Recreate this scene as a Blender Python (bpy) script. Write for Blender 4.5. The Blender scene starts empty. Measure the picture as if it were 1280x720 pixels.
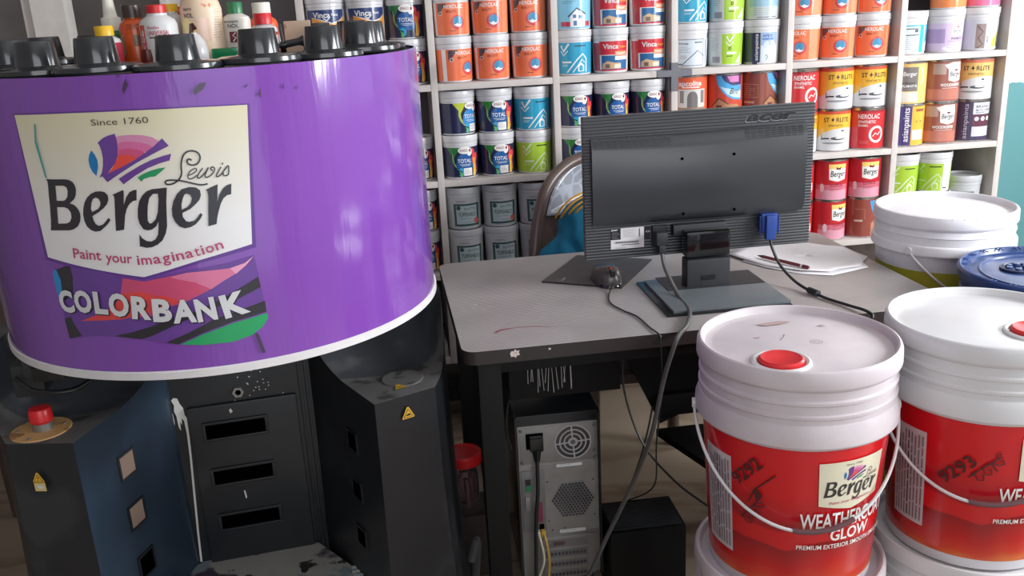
import bpy, bmesh, math, random
from mathutils import Vector, Matrix
from mathutils.geometry import tessellate_polygon
random.seed(7)
PI = math.pi
COL = bpy.context.scene.collection

# ---------------------------------------------------------------- camera, world, lights, exposure
cd = bpy.data.cameras.new('camera'); cam = bpy.data.objects.new('camera', cd); COL.objects.link(cam)
cd.sensor_width = 36; cd.lens = 1148.8 / 1280 * 36; cd.clip_start = 0.02
cR = Vector((0.9898304, -0.13345247, -0.04925669)); cU = Vector((0.08628779, 0.28798426, 0.95373973)); cF = Vector((0.11309377, 0.94829083, -0.2965709))
M3 = Matrix((cR, cU, -cF)).transposed()
cam.matrix_world = Matrix.Translation((0, 0, 1.33)) @ M3.to_4x4()
bpy.context.scene.camera = cam
sc = bpy.context.scene
sc.view_settings.view_transform = 'Standard'; sc.view_settings.look = 'None'
sc.view_settings.gamma = 1; sc.view_settings.use_curve_mapping = False
sc.view_settings.exposure = 0.22
w = bpy.data.worlds.new('sky'); sc.world = w; w.use_nodes = True
wn = w.node_tree.nodes; bg = wn['Background']
bg.inputs[0].default_value = (0.80, 0.90, 1.0, 1); bg.inputs[1].default_value = 1.0
def area(name, loc, target, sx, sy, power, color):
    l = bpy.data.lights.new(name, 'AREA'); l.shape = 'RECTANGLE'; l.size = sx; l.size_y = sy; l.energy = power; l.color = color
    o = bpy.data.objects.new(name, l); COL.objects.link(o); o.location = loc
    d = Vector(target) - Vector(loc); o.rotation_euler = d.to_track_quat('-Z', 'Z').to_euler(); return o
# daylight entering by the window in the right wall and by the open shop front behind the camera
area('window_daylight', (2.72, 0.80, 1.62), (0.4, 1.60, 1.35), 0.8, 1.35, 84, (0.95, 0.98, 1.0))
area('added_back_light', (2.72, 2.62, 1.72), (1.6, 2.85, 1.1), 0.5, 1.2, 15, (0.96, 0.98, 1.0))  # added light to brighten the end wall and shelf end; its source is unseen
area('shopfront_daylight', (0.75, -1.72, 1.85), (0.75, 2.0, 1.0), 2.4, 1.4, 22, (1.0, 0.98, 0.96))

# ---------------------------------------------------------------- helpers
def lin(c):
    return tuple(((v/255)/12.92 if v/255 <= 0.04045 else ((v/255+0.055)/1.055)**2.4) for v in c)
MATS = {}
def mat(name, rgb, rough=0.5, metal=0.0, vary=0.06, scale=40, bump=0.0, bscale=200, coat=0.0, trans=0.0, emit=None, spec=0.5):
    if name in MATS: return MATS[name]
    m = bpy.data.materials.new(name); m.use_nodes = True; nt = m.node_tree; b = nt.nodes['Principled BSDF']
    c = lin(rgb); b.inputs['Roughness'].default_value = rough; b.inputs['Metallic'].default_value = metal
    b.inputs['Specular IOR Level'].default_value = spec
    b.inputs['Coat Weight'].default_value = coat; b.inputs['Coat Roughness'].default_value = 0.1
    b.inputs['Transmission Weight'].default_value = trans
    tc = nt.nodes.new('ShaderNodeTexCoord')
    if vary:
        n = nt.nodes.new('ShaderNodeTexNoise'); n.inputs['Scale'].default_value = scale; n.inputs['Detail'].default_value = 4
        r = nt.nodes.new('ShaderNodeValToRGB')
        r.color_ramp.elements[0].position = 0.3; r.color_ramp.elements[1].position = 0.7
        r.color_ramp.elements[0].color = tuple(v*(1-vary) for v in c)+(1,); r.color_ramp.elements[1].color = tuple(min(1, v*(1+vary)) for v in c)+(1,)
        nt.links.new(tc.outputs['Object'], n.inputs['Vector']); nt.links.new(n.outputs['Fac'], r.inputs['Fac']); nt.links.new(r.outputs['Color'], b.inputs['Base Color'])
    else: b.inputs['Base Color'].default_value = c+(1,)
    if bump:
        n2 = nt.nodes.new('ShaderNodeTexNoise'); n2.inputs['Scale'].default_value = bscale; n2.inputs['Detail'].default_value = 3
        bp = nt.nodes.new('ShaderNodeBump'); bp.inputs['Strength'].default_value = bump; bp.inputs['Distance'].default_value = 0.002
        nt.links.new(tc.outputs['Object'], n2.inputs['Vector']); nt.links.new(n2.outputs['Fac'], bp.inputs['Height']); nt.links.new(bp.outputs['Normal'], b.inputs['Normal'])
    if emit: b.inputs['Emission Color'].default_value = lin(rgb)+(1,); b.inputs['Emission Strength'].default_value = emit
    MATS[name] = m; return m
def stained(name, base, spots, rough=0.5, scale=9, thr=0.6, width=0.04, coat=0, bump=0.0, base2=None):
    """base colour with hard-edged blotches of other colours (spilt paint, dirt)"""
    m = mat(name, base, rough, vary=0.08, scale=15, coat=coat, bump=bump); nt = m.node_tree; b = nt.nodes['Principled BSDF']
    src = b.inputs['Base Color'].links[0].from_socket; tc = [n for n in nt.nodes if n.type == 'TEX_COORD'][0]
    for i, (rgb, s, t) in enumerate(spots):
        mp = nt.nodes.new('ShaderNodeMapping'); mp.inputs['Location'].default_value = (i*3.3, i*7.1, i*1.7)
        n = nt.nodes.new('ShaderNodeTexNoise'); n.inputs['Scale'].default_value = s; n.inputs['Detail'].default_value = 5
        r = nt.nodes.new('ShaderNodeMapRange'); r.inputs[1].default_value = t; r.inputs[2].default_value = t+width
        mx = nt.nodes.new('ShaderNodeMix'); mx.data_type = 'RGBA'; mx.inputs[7].default_value = lin(rgb)+(1,)
        nt.links.new(tc.outputs['Object'], mp.inputs['Vector']); nt.links.new(mp.outputs['Vector'], n.inputs['Vector'])
        nt.links.new(n.outputs['Fac'], r.inputs[0]); nt.links.new(r.outputs[0], mx.inputs[0]); nt.links.new(src, mx.inputs[6]); src = mx.outputs[2]
    nt.links.new(src, b.inputs['Base Color']); return m
def ribbed(name, rgb, rough, axis, freq, strength=0.5, dist=0.001, vary=0.06, coat=0):
    m = mat(name, rgb, rough, vary=vary, scale=8, coat=coat); nt = m.node_tree; b = nt.nodes['Principled BSDF']
    tc = [n for n in nt.nodes if n.type == 'TEX_COORD'][0]
    wv = nt.nodes.new('ShaderNodeTexWave'); wv.bands_direction = axis; wv.inputs['Scale'].default_value = freq
    bp = nt.nodes.new('ShaderNodeBump'); bp.inputs['Strength'].default_value = strength; bp.inputs['Distance'].default_value = dist
    nt.links.new(tc.outputs['Object'], wv.inputs['Vector']); nt.links.new(wv.outputs['Fac'], bp.inputs['Height']); nt.links.new(bp.outputs['Normal'], b.inputs['Normal']); return m

class MB:
    """collects shapes and links them as ONE mesh object"""
    def __init__(s): s.bm = bmesh.new(); s.mats = []
    def mi(s, m):
        if m not in s.mats: s.mats.append(m)
        return s.mats.index(m)
    def add(s, verts, faces, m, smooth=False):
        vs = [s.bm.verts.new(v) for v in verts]; i = s.mi(m)
        for f in faces:
            try: fc = s.bm.faces.new([vs[k] for k in f]); fc.material_index = i; fc.smooth = smooth
            except ValueError: pass
        return vs
    def box(s, x0, x1, y0, y1, z0, z1, m, bev=0.0, seg=2, M=None):
        b = bmesh.new(); bmesh.ops.create_cube(b, size=1)
        for v in b.verts: v.co = Vector((x0+(v.co.x+.5)*(x1-x0), y0+(v.co.y+.5)*(y1-y0), z0+(v.co.z+.5)*(z1-z0)))
        if bev: bmesh.ops.bevel(b, geom=b.edges[:]+b.verts[:], offset=bev, segments=seg, affect='EDGES', profile=0.7)
        s.merge(b, m, M, smooth=bool(bev))
    def merge(s, b, m, M=None, smooth=False):
        if M is not None: b.transform(M)
        b.verts.index_update(); s.add([v.co.copy() for v in b.verts], [[v.index for v in f.verts] for f in b.faces], m, smooth); b.free()
    def lathe(s, prof, m, c=(0, 0, 0), seg=40, M=None, smooth=True, mfn=None):
        verts = []; faces = []; n = len(prof)
        for k in range(seg):
            a = 2*PI*k/seg
            for r, z in prof: verts.append(Vector((c[0]+r*math.cos(a), c[1]+r*math.sin(a), c[2]+z)))
        if M is not None: verts = [M @ v for v in verts]
        fl = []
        for k in range(seg):
            k2 = (k+1) % seg
            for j in range(n-1): faces.append((k*n+j, k2*n+j, k2*n+j+1, k*n+j+1))
        s.add(verts, faces, m, smooth)
    def tube(s, pts, r, m, seg=10, closed=False):
        pts = [Vector(p) for p in pts]; n = len(pts); rs = r if isinstance(r, (list, tuple)) else [r]*n
        verts = []; prev = None
        for i, p in enumerate(pts):
            a = pts[max(i-1, 0)]; b = pts[min(i+1, n-1)]; t = (b-a).normalized()
            if prev is None:
                prev = t.orthogonal().normalized()
            prev = (prev - t*prev.dot(t)).normalized(); q = t.cross(prev)
            for k in range(seg):
                an = 2*PI*k/seg; verts.append(p + (prev*math.cos(an)+q*math.sin(an))*rs[i])
        faces = [(i*seg+k, i*seg+(k+1) % seg, (i+1)*seg+(k+1) % seg, (i+1)*seg+k) for i in range(n-1) for k in range(seg)]
        faces += [tuple(range(seg))[::-1], tuple((n-1)*seg+k for k in range(seg))]
        s.add(verts, faces, m, True)
    def build(s, name, parent=None, loc=None, autos=0.6):
        bmesh.ops.recalc_face_normals(s.bm, faces=s.bm.faces[:])
        me = bpy.data.meshes.new(name); s.bm.to_mesh(me); s.bm.free()
        for m in s.mats: me.materials.append(m)
        me.set_sharp_from_angle(angle=autos)
        o = bpy.data.objects.new(name, me); COL.objects.link(o)
        if parent: o.parent = parent
        if loc: o.location = loc
        return o
def smooth_path(pts, n=8):
    pts = [Vector(p) for p in pts]; out = []
    for i in range(len(pts)-1):
        p0 = pts[max(i-1, 0)]; p1 = pts[i]; p2 = pts[i+1]; p3 = pts[min(i+2, len(pts)-1)]
        for k in range(n):
            t = k/n; out.append(0.5*((2*p1)+(p2-p0)*t+(2*p0-5*p1+4*p2-p3)*t*t+(3*p1-p0-3*p2+p3)*t**3))
    out.append(pts[-1]); return out
def tag(o, label, cat, group=None):
    o['label'] = label; o['category'] = cat
    if group: o['group'] = group
    return o
def thing(name, label, cat, loc=(0, 0, 0), rz=0.0, group=None):
    o = bpy.data.objects.new(name, None); COL.objects.link(o); o.location = loc; o.rotation_euler = (0, 0, rz); o.empty_display_size = 0.05
    return tag(o, label, cat, group)
def struct(o): o['kind'] = 'structure'; return o
def dup(root, loc, rz, label, group=None):
    r = root.copy(); COL.objects.link(r); r.location = loc; r.rotation_euler = (0, 0, rz); r['label'] = label
    if group: r['group'] = group
    for ch in list(root.children):
        c = ch.copy(); COL.objects.link(c); c.parent = r
        for g in list(ch.children):
            d = g.copy(); COL.objects.link(d); d.parent = c
    return r

# ---- flat artwork (label print, logos, lettering) laid on cylinders or planes; units: millimetres
_tc = {}
def text2d(txt, bold=0.0, shear=0.0):
    k = (txt, bold, shear)
    bold = min(bold*.45, .02) if bold < .06 else bold*.62
    if k in _tc: return _tc[k]
    cu = bpy.data.curves.new('t', 'FONT'); cu.body = txt; cu.size = 1; cu.offset = bold; cu.shear = shear; cu.resolution_u = 3
    o = bpy.data.objects.new('t', cu); COL.objects.link(o)
    dg = bpy.context.evaluated_depsgraph_get(); me = bpy.data.meshes.new_from_object(o.evaluated_get(dg))
    vs = [(v.co.x, v.co.y) for v in me.vertices]; fs = [tuple(p.vertices) for p in me.polygons]
    bpy.data.objects.remove(o); bpy.data.curves.remove(cu); bpy.data.meshes.remove(me)
    if not vs: vs = [(0, 0)]
    _tc[k] = (vs, fs); return _tc[k]
def T(m, txt, x, z, h, wd=None, rot=0, bold=0.02, shear=0.0): return ('t', m, txt, x, z, h, wd, rot, bold, shear)
def P(m, *loops): return ('p', m, loops)
def Rc(m, x0, z0, x1, z1): return ('p', m, ([(x0, z0), (x1, z0), (x1, z1), (x0, z1)],))
def El(m, x, z, rx, rz, rot=0, n=20, a0=0, a1=360):
    pts = []
    for k in range(n):
        a = math.radians(a0+(a1-a0)*k/(n if a1-a0 == 360 else n-1)); px, pz = rx*math.cos(a), rz*math.sin(a); c, s = math.cos(math.radians(rot)), math.sin(math.radians(rot))
        pts.append((x+px*c-pz*s, z+px*s+pz*c))
    return ('p', m, (pts,))
def Ln(m, pts, wd): return ('l', m, pts, wd)
def art2d(it):
    if it[0] == 'p':
        loops = [[Vector((x, z, 0)) for x, z in lp] for lp in it[2]]
        tri = tessellate_polygon(loops); flat = [(v.x, v.y) for lp in loops for v in lp]; return flat, [tuple(t) for t in tri]
    if it[0] == 'l':
        pts = it[2]; wd = it[3]; vs = []; fs = []; n = len(pts)
        for i, (x, z) in enumerate(pts):
            a = pts[max(i-1, 0)]; b = pts[min(i+1, n-1)]; dx, dz = b[0]-a[0], b[1]-a[1]; L = math.hypot(dx, dz) or 1
            vs += [(x-dz/L*wd/2, z+dx/L*wd/2), (x+dz/L*wd/2, z-dx/L*wd/2)]
        for i in range(n-1): fs.append((2*i, 2*i+1, 2*i+3, 2*i+2))
        return vs, fs
    _, m, txt, x, z, h, wd, rot, bold, shear = it
    vs, fs = text2d(txt, bold, shear); x0 = min(v[0] for v in vs); x1 = max(v[0] for v in vs)
    sy = h/0.73; sx = sy if wd is None else wd/max(x1-x0, 1e-6); c, s = math.cos(math.radians(rot)), math.sin(math.radians(rot)); out = []
    for vx, vy in vs:
        a, b = (vx-x0)*sx, vy*sy; out.append((x+a*c-b*s, z+a*s+b*c))
    return out, fs
def art_mesh(mb, items, fmap, step, doff):
    """fmap(s_mm, z_mm, offset_m) -> 3D point"""
    for i, it in enumerate(items):
        vs, fs = art2d(it); b = bmesh.new(); bv = [b.verts.new((x, z, 0)) for x, z in vs]
        for f in fs:
            try: b.faces.new([bv[k] for k in f])
            except ValueError: pass
        bmesh.ops.triangulate(b, faces=b.faces[:])
        if step:
            x0 = min(v[0] for v in vs); x1 = max(v[0] for v in vs)
            for k in range(math.ceil(x0/step), math.floor(x1/step)+1):
                bmesh.ops.bisect_plane(b, geom=b.verts[:]+b.edges[:]+b.faces[:], plane_co=(k*step, 0, 0), plane_no=(1, 0, 0), dist=1e-5)
        b.verts.index_update(); off = doff*(i+1)
        mb.add([fmap(v.co.x, v.co.y, off) for v in b.verts], [[v.index for v in f.verts] for f in b.faces], it[1], bool(step)); b.free()
def cylmap(R0, z0=0.0, R1=None, h=1.0):
    R1 = R0 if R1 is None else R1
    def f(s, z, off):
        zz = z/1000; R = R0+(R1-R0)*zz/h+off; th = s/1000/((R0+R1)/2); return Vector((R*math.sin(th), -R*math.cos(th), z0+zz))
    return f
def planemap(O, ax, az, n):
    O, ax, az, n = Vector(O), Vector(ax).normalized(), Vector(az).normalized(), Vector(n).normalized()
    return lambda s, z, off: O+ax*(s/1000)+az*(z/1000)+n*off

# ---------------------------------------------------------------- materials
white_pl = mat('white_plastic', (210, 209, 212), 0.25, vary=0.04, scale=12)
dirty_white = stained('used_white_plastic', (199, 190, 195), [((196, 170, 176), 7, 0.62), ((180, 176, 178), 23, 0.68)], 0.4, width=0.15)
black_pl = mat('black_plastic', (26, 27, 29), 0.28, vary=0.15, scale=20)
black_rough = mat('dull_black_plastic', (40, 42, 46), 0.5, vary=0.2, scale=14)
black_met = mat('black_painted_steel', (13, 13, 14), 0.5, vary=0.1, spec=0.25)
tin_met = mat('tin_metal', (190, 188, 186), 0.25, 0.9, vary=0.1)
steel = mat('zinc_steel', (150, 148, 146), 0.38, 0.7, vary=0.08, scale=30)
inkm = {}
def ink(rgb, rough=0.2):
    rgb = tuple(int(v*.91+c*.09) for v, c in zip(rgb, (204, 198, 202))); k = (rgb, rough)  # a little haze is mixed into every print colour
    if k not in inkm: inkm[k] = mat('print_%02x%02x%02x' % tuple(rgb), rgb, rough, vary=0.03, scale=30, coat=0.35)
    return inkm[k]
W = ink((235, 234, 232)); K = ink((28, 28, 34)); GY = ink((140, 142, 148)); DG = ink((70, 74, 82))
board = stained('grey_white_board', (198, 190, 186), [((168, 160, 155), 11, 0.62), ((150, 140, 130), 40, 0.70)], 0.6, width=0.12)
backm = stained('grey_shelf_back', (112, 106, 110), [((98, 92, 96), 5, 0.55)], 0.7, width=0.2)
DR = {
 'B': [[[-179.3,1119.8],[-161.3,1119.6],[-144.8,1119.8],[-138.4,1118.6],[-133.7,1115.7],[-131.0,1110.5],[-130.5,1104.6],[-132.7,1096.5],[-136.6,1090.7],[-145.3,1084.5],[-138.4,1082.4],[-134.1,1077.7],[-131.4,1071.8],[-131.6,1064.7],[-133.8,1057.6],[-138.6,1051.0],[-146.5,1046.2],[-153.7,1044.5],[-189.2,1043.5],[-187.7,1048.2],[-185.1,1059.1],[-181.4,1080.7],[-179.7,1095.0],[-177.3,1110.3],[-177.0,1117.3]],[[-164.0,1110.5],[-149.7,1110.3],[-145.5,1107.6],[-144.7,1102.4],[-147.2,1094.2],[-151.7,1089.5],[-156.2,1088.2],[-167.2,1088.3]],[[-168.6,1078.9],[-155.6,1078.8],[-149.9,1076.5],[-146.4,1070.6],[-147.1,1063.5],[-150.8,1057.5],[-157.0,1054.7],[-172.7,1054.1]]],
 'e': [[[-92.6,1101.6],[-86.8,1100.3],[-82.9,1095.5],[-83.1,1089.2],[-86.5,1082.8],[-92.4,1077.2],[-100.9,1071.5],[-112.1,1065.8],[-111.7,1059.9],[-109.4,1053.9],[-104.9,1051.2],[-98.3,1053.1],[-92.4,1058.3],[-87.9,1062.7],[-85.5,1059.3],[-90.8,1053.5],[-98.1,1047.8],[-103.9,1043.7],[-111.7,1042.6],[-118.8,1045.1],[-124.2,1050.5],[-126.6,1058.8],[-126.6,1068.3],[-124.3,1077.7],[-120.7,1085.9],[-115.4,1092.8],[-108.0,1098.5],[-99.9,1101.5]],[[-101.7,1092.8],[-97.8,1090.7],[-96.0,1086.0],[-97.2,1080.8],[-101.2,1076.2],[-111.5,1071.7],[-112.4,1076.4],[-110.2,1084.6],[-106.4,1090.9]]],
 'r': [[[-76.1,1096.0],[-59.3,1102.3],[-58.7,1099.6],[-62.1,1080.4],[-56.5,1091.8],[-50.8,1098.5],[-44.9,1101.3],[-40.0,1101.8],[-42.6,1086.4],[-47.6,1085.9],[-53.7,1081.6],[-58.8,1074.8],[-62.7,1065.6],[-68.0,1044.5],[-80.3,1042.9],[-77.9,1063.0],[-74.1,1089.4],[-74.1,1094.1]]],
 'g': [[[2.2,1102.1],[-1.6,1082.2],[-4.5,1059.0],[-6.0,1046.4],[-9.6,1035.6],[-15.7,1025.7],[-23.5,1019.9],[-32.4,1016.5],[-40.2,1016.1],[-49.3,1019.0],[-47.1,1036.8],[-43.9,1030.7],[-38.5,1026.4],[-31.8,1024.9],[-25.2,1028.0],[-20.6,1034.8],[-18.5,1044.2],[-17.0,1053.6],[-21.4,1046.8],[-28.2,1042.5],[-34.4,1041.8],[-40.1,1044.0],[-44.1,1052.1],[-45.1,1061.6],[-43.0,1074.0],[-39.4,1084.7],[-33.5,1092.9],[-26.5,1098.7],[-18.6,1101.2],[-8.2,1101.6]],[[-18.3,1094.3],[-11.6,1094.3],[-11.8,1086.1],[-15.8,1067.6],[-20.5,1057.0],[-26.7,1051.9],[-29.7,1051.6],[-31.7,1056.1],[-30.5,1065.5],[-28.1,1077.8],[-24.4,1088.5]]],
 'e2': [[[32.8,1100.3],[41.4,1099.0],[46.6,1094.3],[46.8,1087.3],[43.9,1080.6],[37.9,1074.9],[29.6,1068.6],[17.8,1063.7],[17.6,1057.9],[21.1,1051.3],[25.3,1049.8],[32.9,1050.9],[38.1,1056.0],[42.6,1061.3],[45.1,1058.4],[40.5,1051.8],[33.6,1045.3],[25.7,1041.8],[18.1,1040.9],[11.1,1044.2],[6.2,1051.0],[3.4,1059.9],[4.3,1070.8],[7.9,1081.5],[14.6,1091.8],[22.2,1098.1]],[[27.8,1091.4],[32.5,1088.7],[34.0,1083.9],[31.6,1077.1],[25.6,1071.3],[17.7,1068.4],[18.4,1075.9],[21.8,1085.7],[24.7,1090.2]]],
 'r2': [[[55.0,1094.3],[71.8,1100.6],[71.4,1098.0],[67.7,1074.1],[71.8,1084.7],[78.2,1093.4],[84.0,1097.7],[90.7,1099.3],[88.4,1083.9],[82.8,1083.4],[77.0,1079.4],[72.3,1072.0],[67.9,1061.5],[64.7,1052.3],[62.3,1042.7],[50.8,1040.8],[53.4,1061.5],[56.7,1084.7],[56.5,1091.3]]],
 'Lewis': [[[[41.5,1137.9],[38.6,1140.0],[35.7,1138.8],[35.1,1135.6],[37.5,1132.5],[42.8,1131.1],[48.4,1132.5],[52.3,1137.4],[53.4,1142.1],[51.9,1147.0],[48.3,1150.1],[43.0,1151.5],[37.5,1150.6],[32.4,1147.2],[29.4,1142.2],[27.1,1135.8],[25.9,1129.2],[25.4,1121.6],[23.2,1116.0],[19.9,1111.9],[15.8,1108.9],[9.9,1106.5],[3.5,1106.5],[1.1,1109.1],[3.4,1111.8],[9.0,1112.3],[16.1,1111.5],[24.1,1109.9],[32.8,1107.0],[42.4,1103.7],[51.3,1101.7],[58.3,1102.6]],2.0],[[[34.3,1117.0],[41.0,1119.2],[45.6,1122.7],[46.1,1125.5],[43.8,1125.9],[39.0,1123.8],[34.7,1119.8],[33.1,1115.1],[34.5,1112.1],[39.1,1112.2],[46.1,1116.4]],1.3],[[[54.7,1125.5],[49.3,1119.4],[45.8,1114.0],[46.8,1111.8],[51.2,1113.5],[58.6,1120.5],[62.5,1125.9],[58.3,1118.6],[56.3,1114.0],[58.3,1111.8],[64.1,1114.1],[69.4,1119.4],[70.6,1124.1],[67.6,1125.9],[65.4,1123.7],[67.8,1120.5]],1.5],[[[79.9,1125.1],[74.8,1117.9],[71.8,1113.3],[72.9,1111.3],[78.9,1114.5],[89.2,1125.5],[89.9,1120.1],[88.5,1113.5],[85.0,1111.5],[81.1,1113.3],[82.4,1116.1]],1.5],[[[81.5,1129.7],[83.2,1129.0]],2.4]],
 'blue': [[[-95.1,1160.1],[-91.4,1154.3],[-89.0,1146.3],[-89.3,1137.2],[-94.6,1123.6],[-99.3,1129.5],[-102.0,1137.6],[-102.2,1146.7],[-99.4,1154.5]]],
 'pur1': [[[-83.9,1170.4],[-76.0,1176.2],[-67.2,1179.8],[-57.1,1181.9],[-55.8,1172.0],[-56.4,1160.8],[-58.7,1150.7],[-64.0,1140.8],[-71.2,1133.1],[-79.9,1124.3],[-90.6,1121.4],[-85.7,1127.9],[-82.5,1137.0],[-80.3,1148.2],[-80.5,1158.4],[-81.9,1166.4]]],
 'pur2': [[[6.3,1171.7],[13.9,1160.8],[-10.7,1150.3],[-34.7,1139.3],[-59.8,1125.8],[-80.0,1114.2],[-86.5,1123.9],[-78.4,1126.0],[-58.3,1133.7],[-39.9,1141.9],[-21.4,1152.1],[-6.7,1161.3]]],
 'pur3': [[[15.4,1149.6],[11.8,1140.2],[-1.8,1137.2],[-19.3,1131.5],[-37.6,1122.3],[-57.3,1110.2],[-62.8,1118.4],[-48.2,1126.4],[-29.7,1135.6],[-11.9,1143.0],[5.3,1147.5]]],
 'green': [[[5.1,1130.8],[-2.7,1124.7],[-11.3,1119.0],[-19.1,1118.7],[-27.3,1116.6],[-31.5,1112.8],[-35.6,1119.0],[-28.5,1123.0],[-16.6,1127.4],[-5.2,1130.0]]],
 'p4': [[[-56.8,1177.6],[-48.1,1178.9],[-33.5,1179.2],[-19.4,1177.8],[-6.9,1174.3],[1.4,1168.1],[-6.8,1160.8],[-55.9,1163.6]]],
 'p3': [[[-55.7,1167.5],[-49.6,1170.0],[-38.4,1170.2],[-25.4,1168.4],[-13.9,1164.6],[-7.5,1160.3],[-17.8,1154.2],[-56.8,1156.3]]],
 'p2': [[[-56.4,1158.5],[-49.1,1160.2],[-40.1,1160.2],[-29.3,1158.0],[-23.1,1155.6],[-19.2,1152.2],[-29.0,1146.4],[-58.9,1148.5]]],
 'p1': [[[-58.7,1150.7],[-48.3,1151.6],[-39.5,1150.7],[-31.8,1146.5],[-45.9,1139.3],[-58.3,1133.7],[-77.7,1126.3],[-70.0,1133.1],[-63.2,1141.9],[-59.3,1149.1]]],
 'panel': [[[-215.6,1211.2],[-114.2,1212.6],[-33.3,1212.4],[52.6,1211.2],[127.8,1208.8],[108.0,1006.2],[31.8,991.7],[-51.5,972.0],[-123.3,985.2],[-206.9,1001.4]]],
 'panelborder': [[[-217.4,1213.4],[-113.7,1214.8],[-33.0,1214.6],[52.9,1213.4],[131.5,1210.7],[113.1,1000.5],[31.1,986.8],[-52.2,967.8],[-124.1,981.5],[-213.2,996.6]]],
 'cbase': [[[-200.8,983.4],[-176.2,988.4],[-115.3,982.0],[-83.6,972.0],[-52.5,966.2],[-27.1,972.2],[10.9,977.9],[64.7,981.8],[108.4,988.9],[111.4,954.6],[115.0,898.8],[117.1,889.1],[107.9,876.8],[91.3,865.8],[60.6,859.2],[16.5,860.1],[-18.8,864.5],[-56.7,869.9],[-33.1,867.4],[-72.0,875.6],[-113.6,880.3],[-147.6,880.4],[-195.9,872.8],[-199.1,928.4],[-201.1,962.1]]],
 'cblue': [[[-200.3,983.4],[-194.7,981.2],[-190.5,966.9],[-191.6,952.2],[-195.8,941.4],[-201.6,934.6],[-203.4,953.5],[-204.4,972.3]]],
 'cblk1': [[[-194.4,982.3],[-175.9,989.5],[-167.6,988.4],[-166.5,972.3],[-169.7,955.5],[-174.7,942.7],[-189.3,935.5],[-199.7,931.6],[-192.2,950.1],[-190.5,966.9]]],
 'cblk2': [[[-198.5,905.0],[-185.4,909.2],[-181.0,895.6],[-171.0,879.1],[-195.9,872.8]]],
 'cpink1': [[[-83.7,971.4],[-52.6,965.3],[-20.7,969.9],[10.4,974.2],[47.2,974.0],[71.9,974.1],[83.4,966.9],[61.3,956.5],[34.6,943.1],[-2.8,927.8],[-35.1,922.4],[-49.7,911.7],[-86.7,909.8],[-121.6,906.7],[-166.5,903.6],[-128.4,917.1],[-104.0,929.9],[-91.0,948.5]]],
 'cred': [[[-87.9,948.4],[-59.3,949.6],[-36.8,942.2],[-23.8,940.8],[-4.3,931.3],[-35.1,922.4],[-65.3,914.5],[-95.4,907.9],[-166.5,903.6],[-128.4,917.1],[-104.0,929.9]]],
 'cpink2': [[[-15.1,969.1],[10.4,974.2],[47.2,974.0],[74.0,973.8],[83.4,966.9],[61.3,956.5],[41.2,945.6],[20.3,958.1]]],
 'cpink3': [[[71.9,974.1],[93.4,978.9],[108.2,987.8],[95.0,975.2],[78.9,964.2]]],
 'cblk3': [[[110.3,954.8],[111.9,938.6],[77.9,925.8],[45.4,916.8],[12.9,907.0],[-20.5,894.1],[-55.0,880.2],[-72.0,875.6],[-113.4,881.3],[-82.3,887.6],[-48.2,896.9],[-31.3,903.3],[-25.4,903.6],[13.8,913.7],[57.6,929.9],[84.4,943.0]]],
 'cblk4': [[[115.5,916.1],[115.7,898.7],[64.9,891.1],[19.2,878.8],[-18.8,864.5],[-35.2,868.7],[-1.5,881.0],[36.5,897.4],[79.8,908.4]]],
 'cgreen': [[[115.8,896.3],[117.1,889.1],[107.9,876.8],[91.3,865.8],[60.6,859.2],[16.5,860.1],[-14.6,864.1],[18.9,876.5],[64.6,888.8]]],
 'since': [[-87.7,1194.5],[-7.7,1196.0]],
 'paint': [["Paint",[[-156.5,1001.8],[-107.5,999.8]]],["your",[[-104.1,997.4],[-62.2,992.6]]],["imagination",[[-56.3,992.4],[-7.4,994.1],[59.7,1005.5]]]],
 'COLOR': [[-199.6,918.2],[-162.1,920.6],[-133.2,917.9],[-106.4,919.5],[-67.1,908.7],[-27.5,902.8],[6.8,898.6],[39.2,898.6],[74.0,898.7],[106.3,902.2]],
 'COLORtop': [[-174.1,945.3],[-137.3,950.4],[-116.9,951.9],[-80.2,945.4],[-45.0,940.2],[-11.1,932.9],[28.7,930.2],[57.4,930.3],[93.3,938.8]],
 'marks': [[[-29.1,1256.3],[-27.3,1247.5],[-35.0,1234.9],[-36.0,1241.5]],[[58.2,1234.5],[68.0,1243.6],[76.6,1244.1],[71.2,1235.7],[58.3,1227.9]],[[93.6,868.4],[99.3,866.0],[106.1,834.5],[101.2,834.2]],[[-40.4,1260.1],[-35.7,1262.0],[-38.6,1257.9]],[[126.8,1234.7],[132.9,1238.6],[128.7,1232.3]],[[144.4,1221.9],[149.0,1230.6],[148.3,1217.1]],[[180.8,1230.0],[184.0,1235.4],[182.7,1225.3]],[[201.4,1225.9],[205.7,1230.1],[203.6,1223.3]]],
 'teal': [[[-178.4,1199.8],[-176.1,1197.6],[-180.3,1176.1],[-175.1,1122.0],[-178.0,1122.0],[-184.1,1172.7]]],
}
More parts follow.
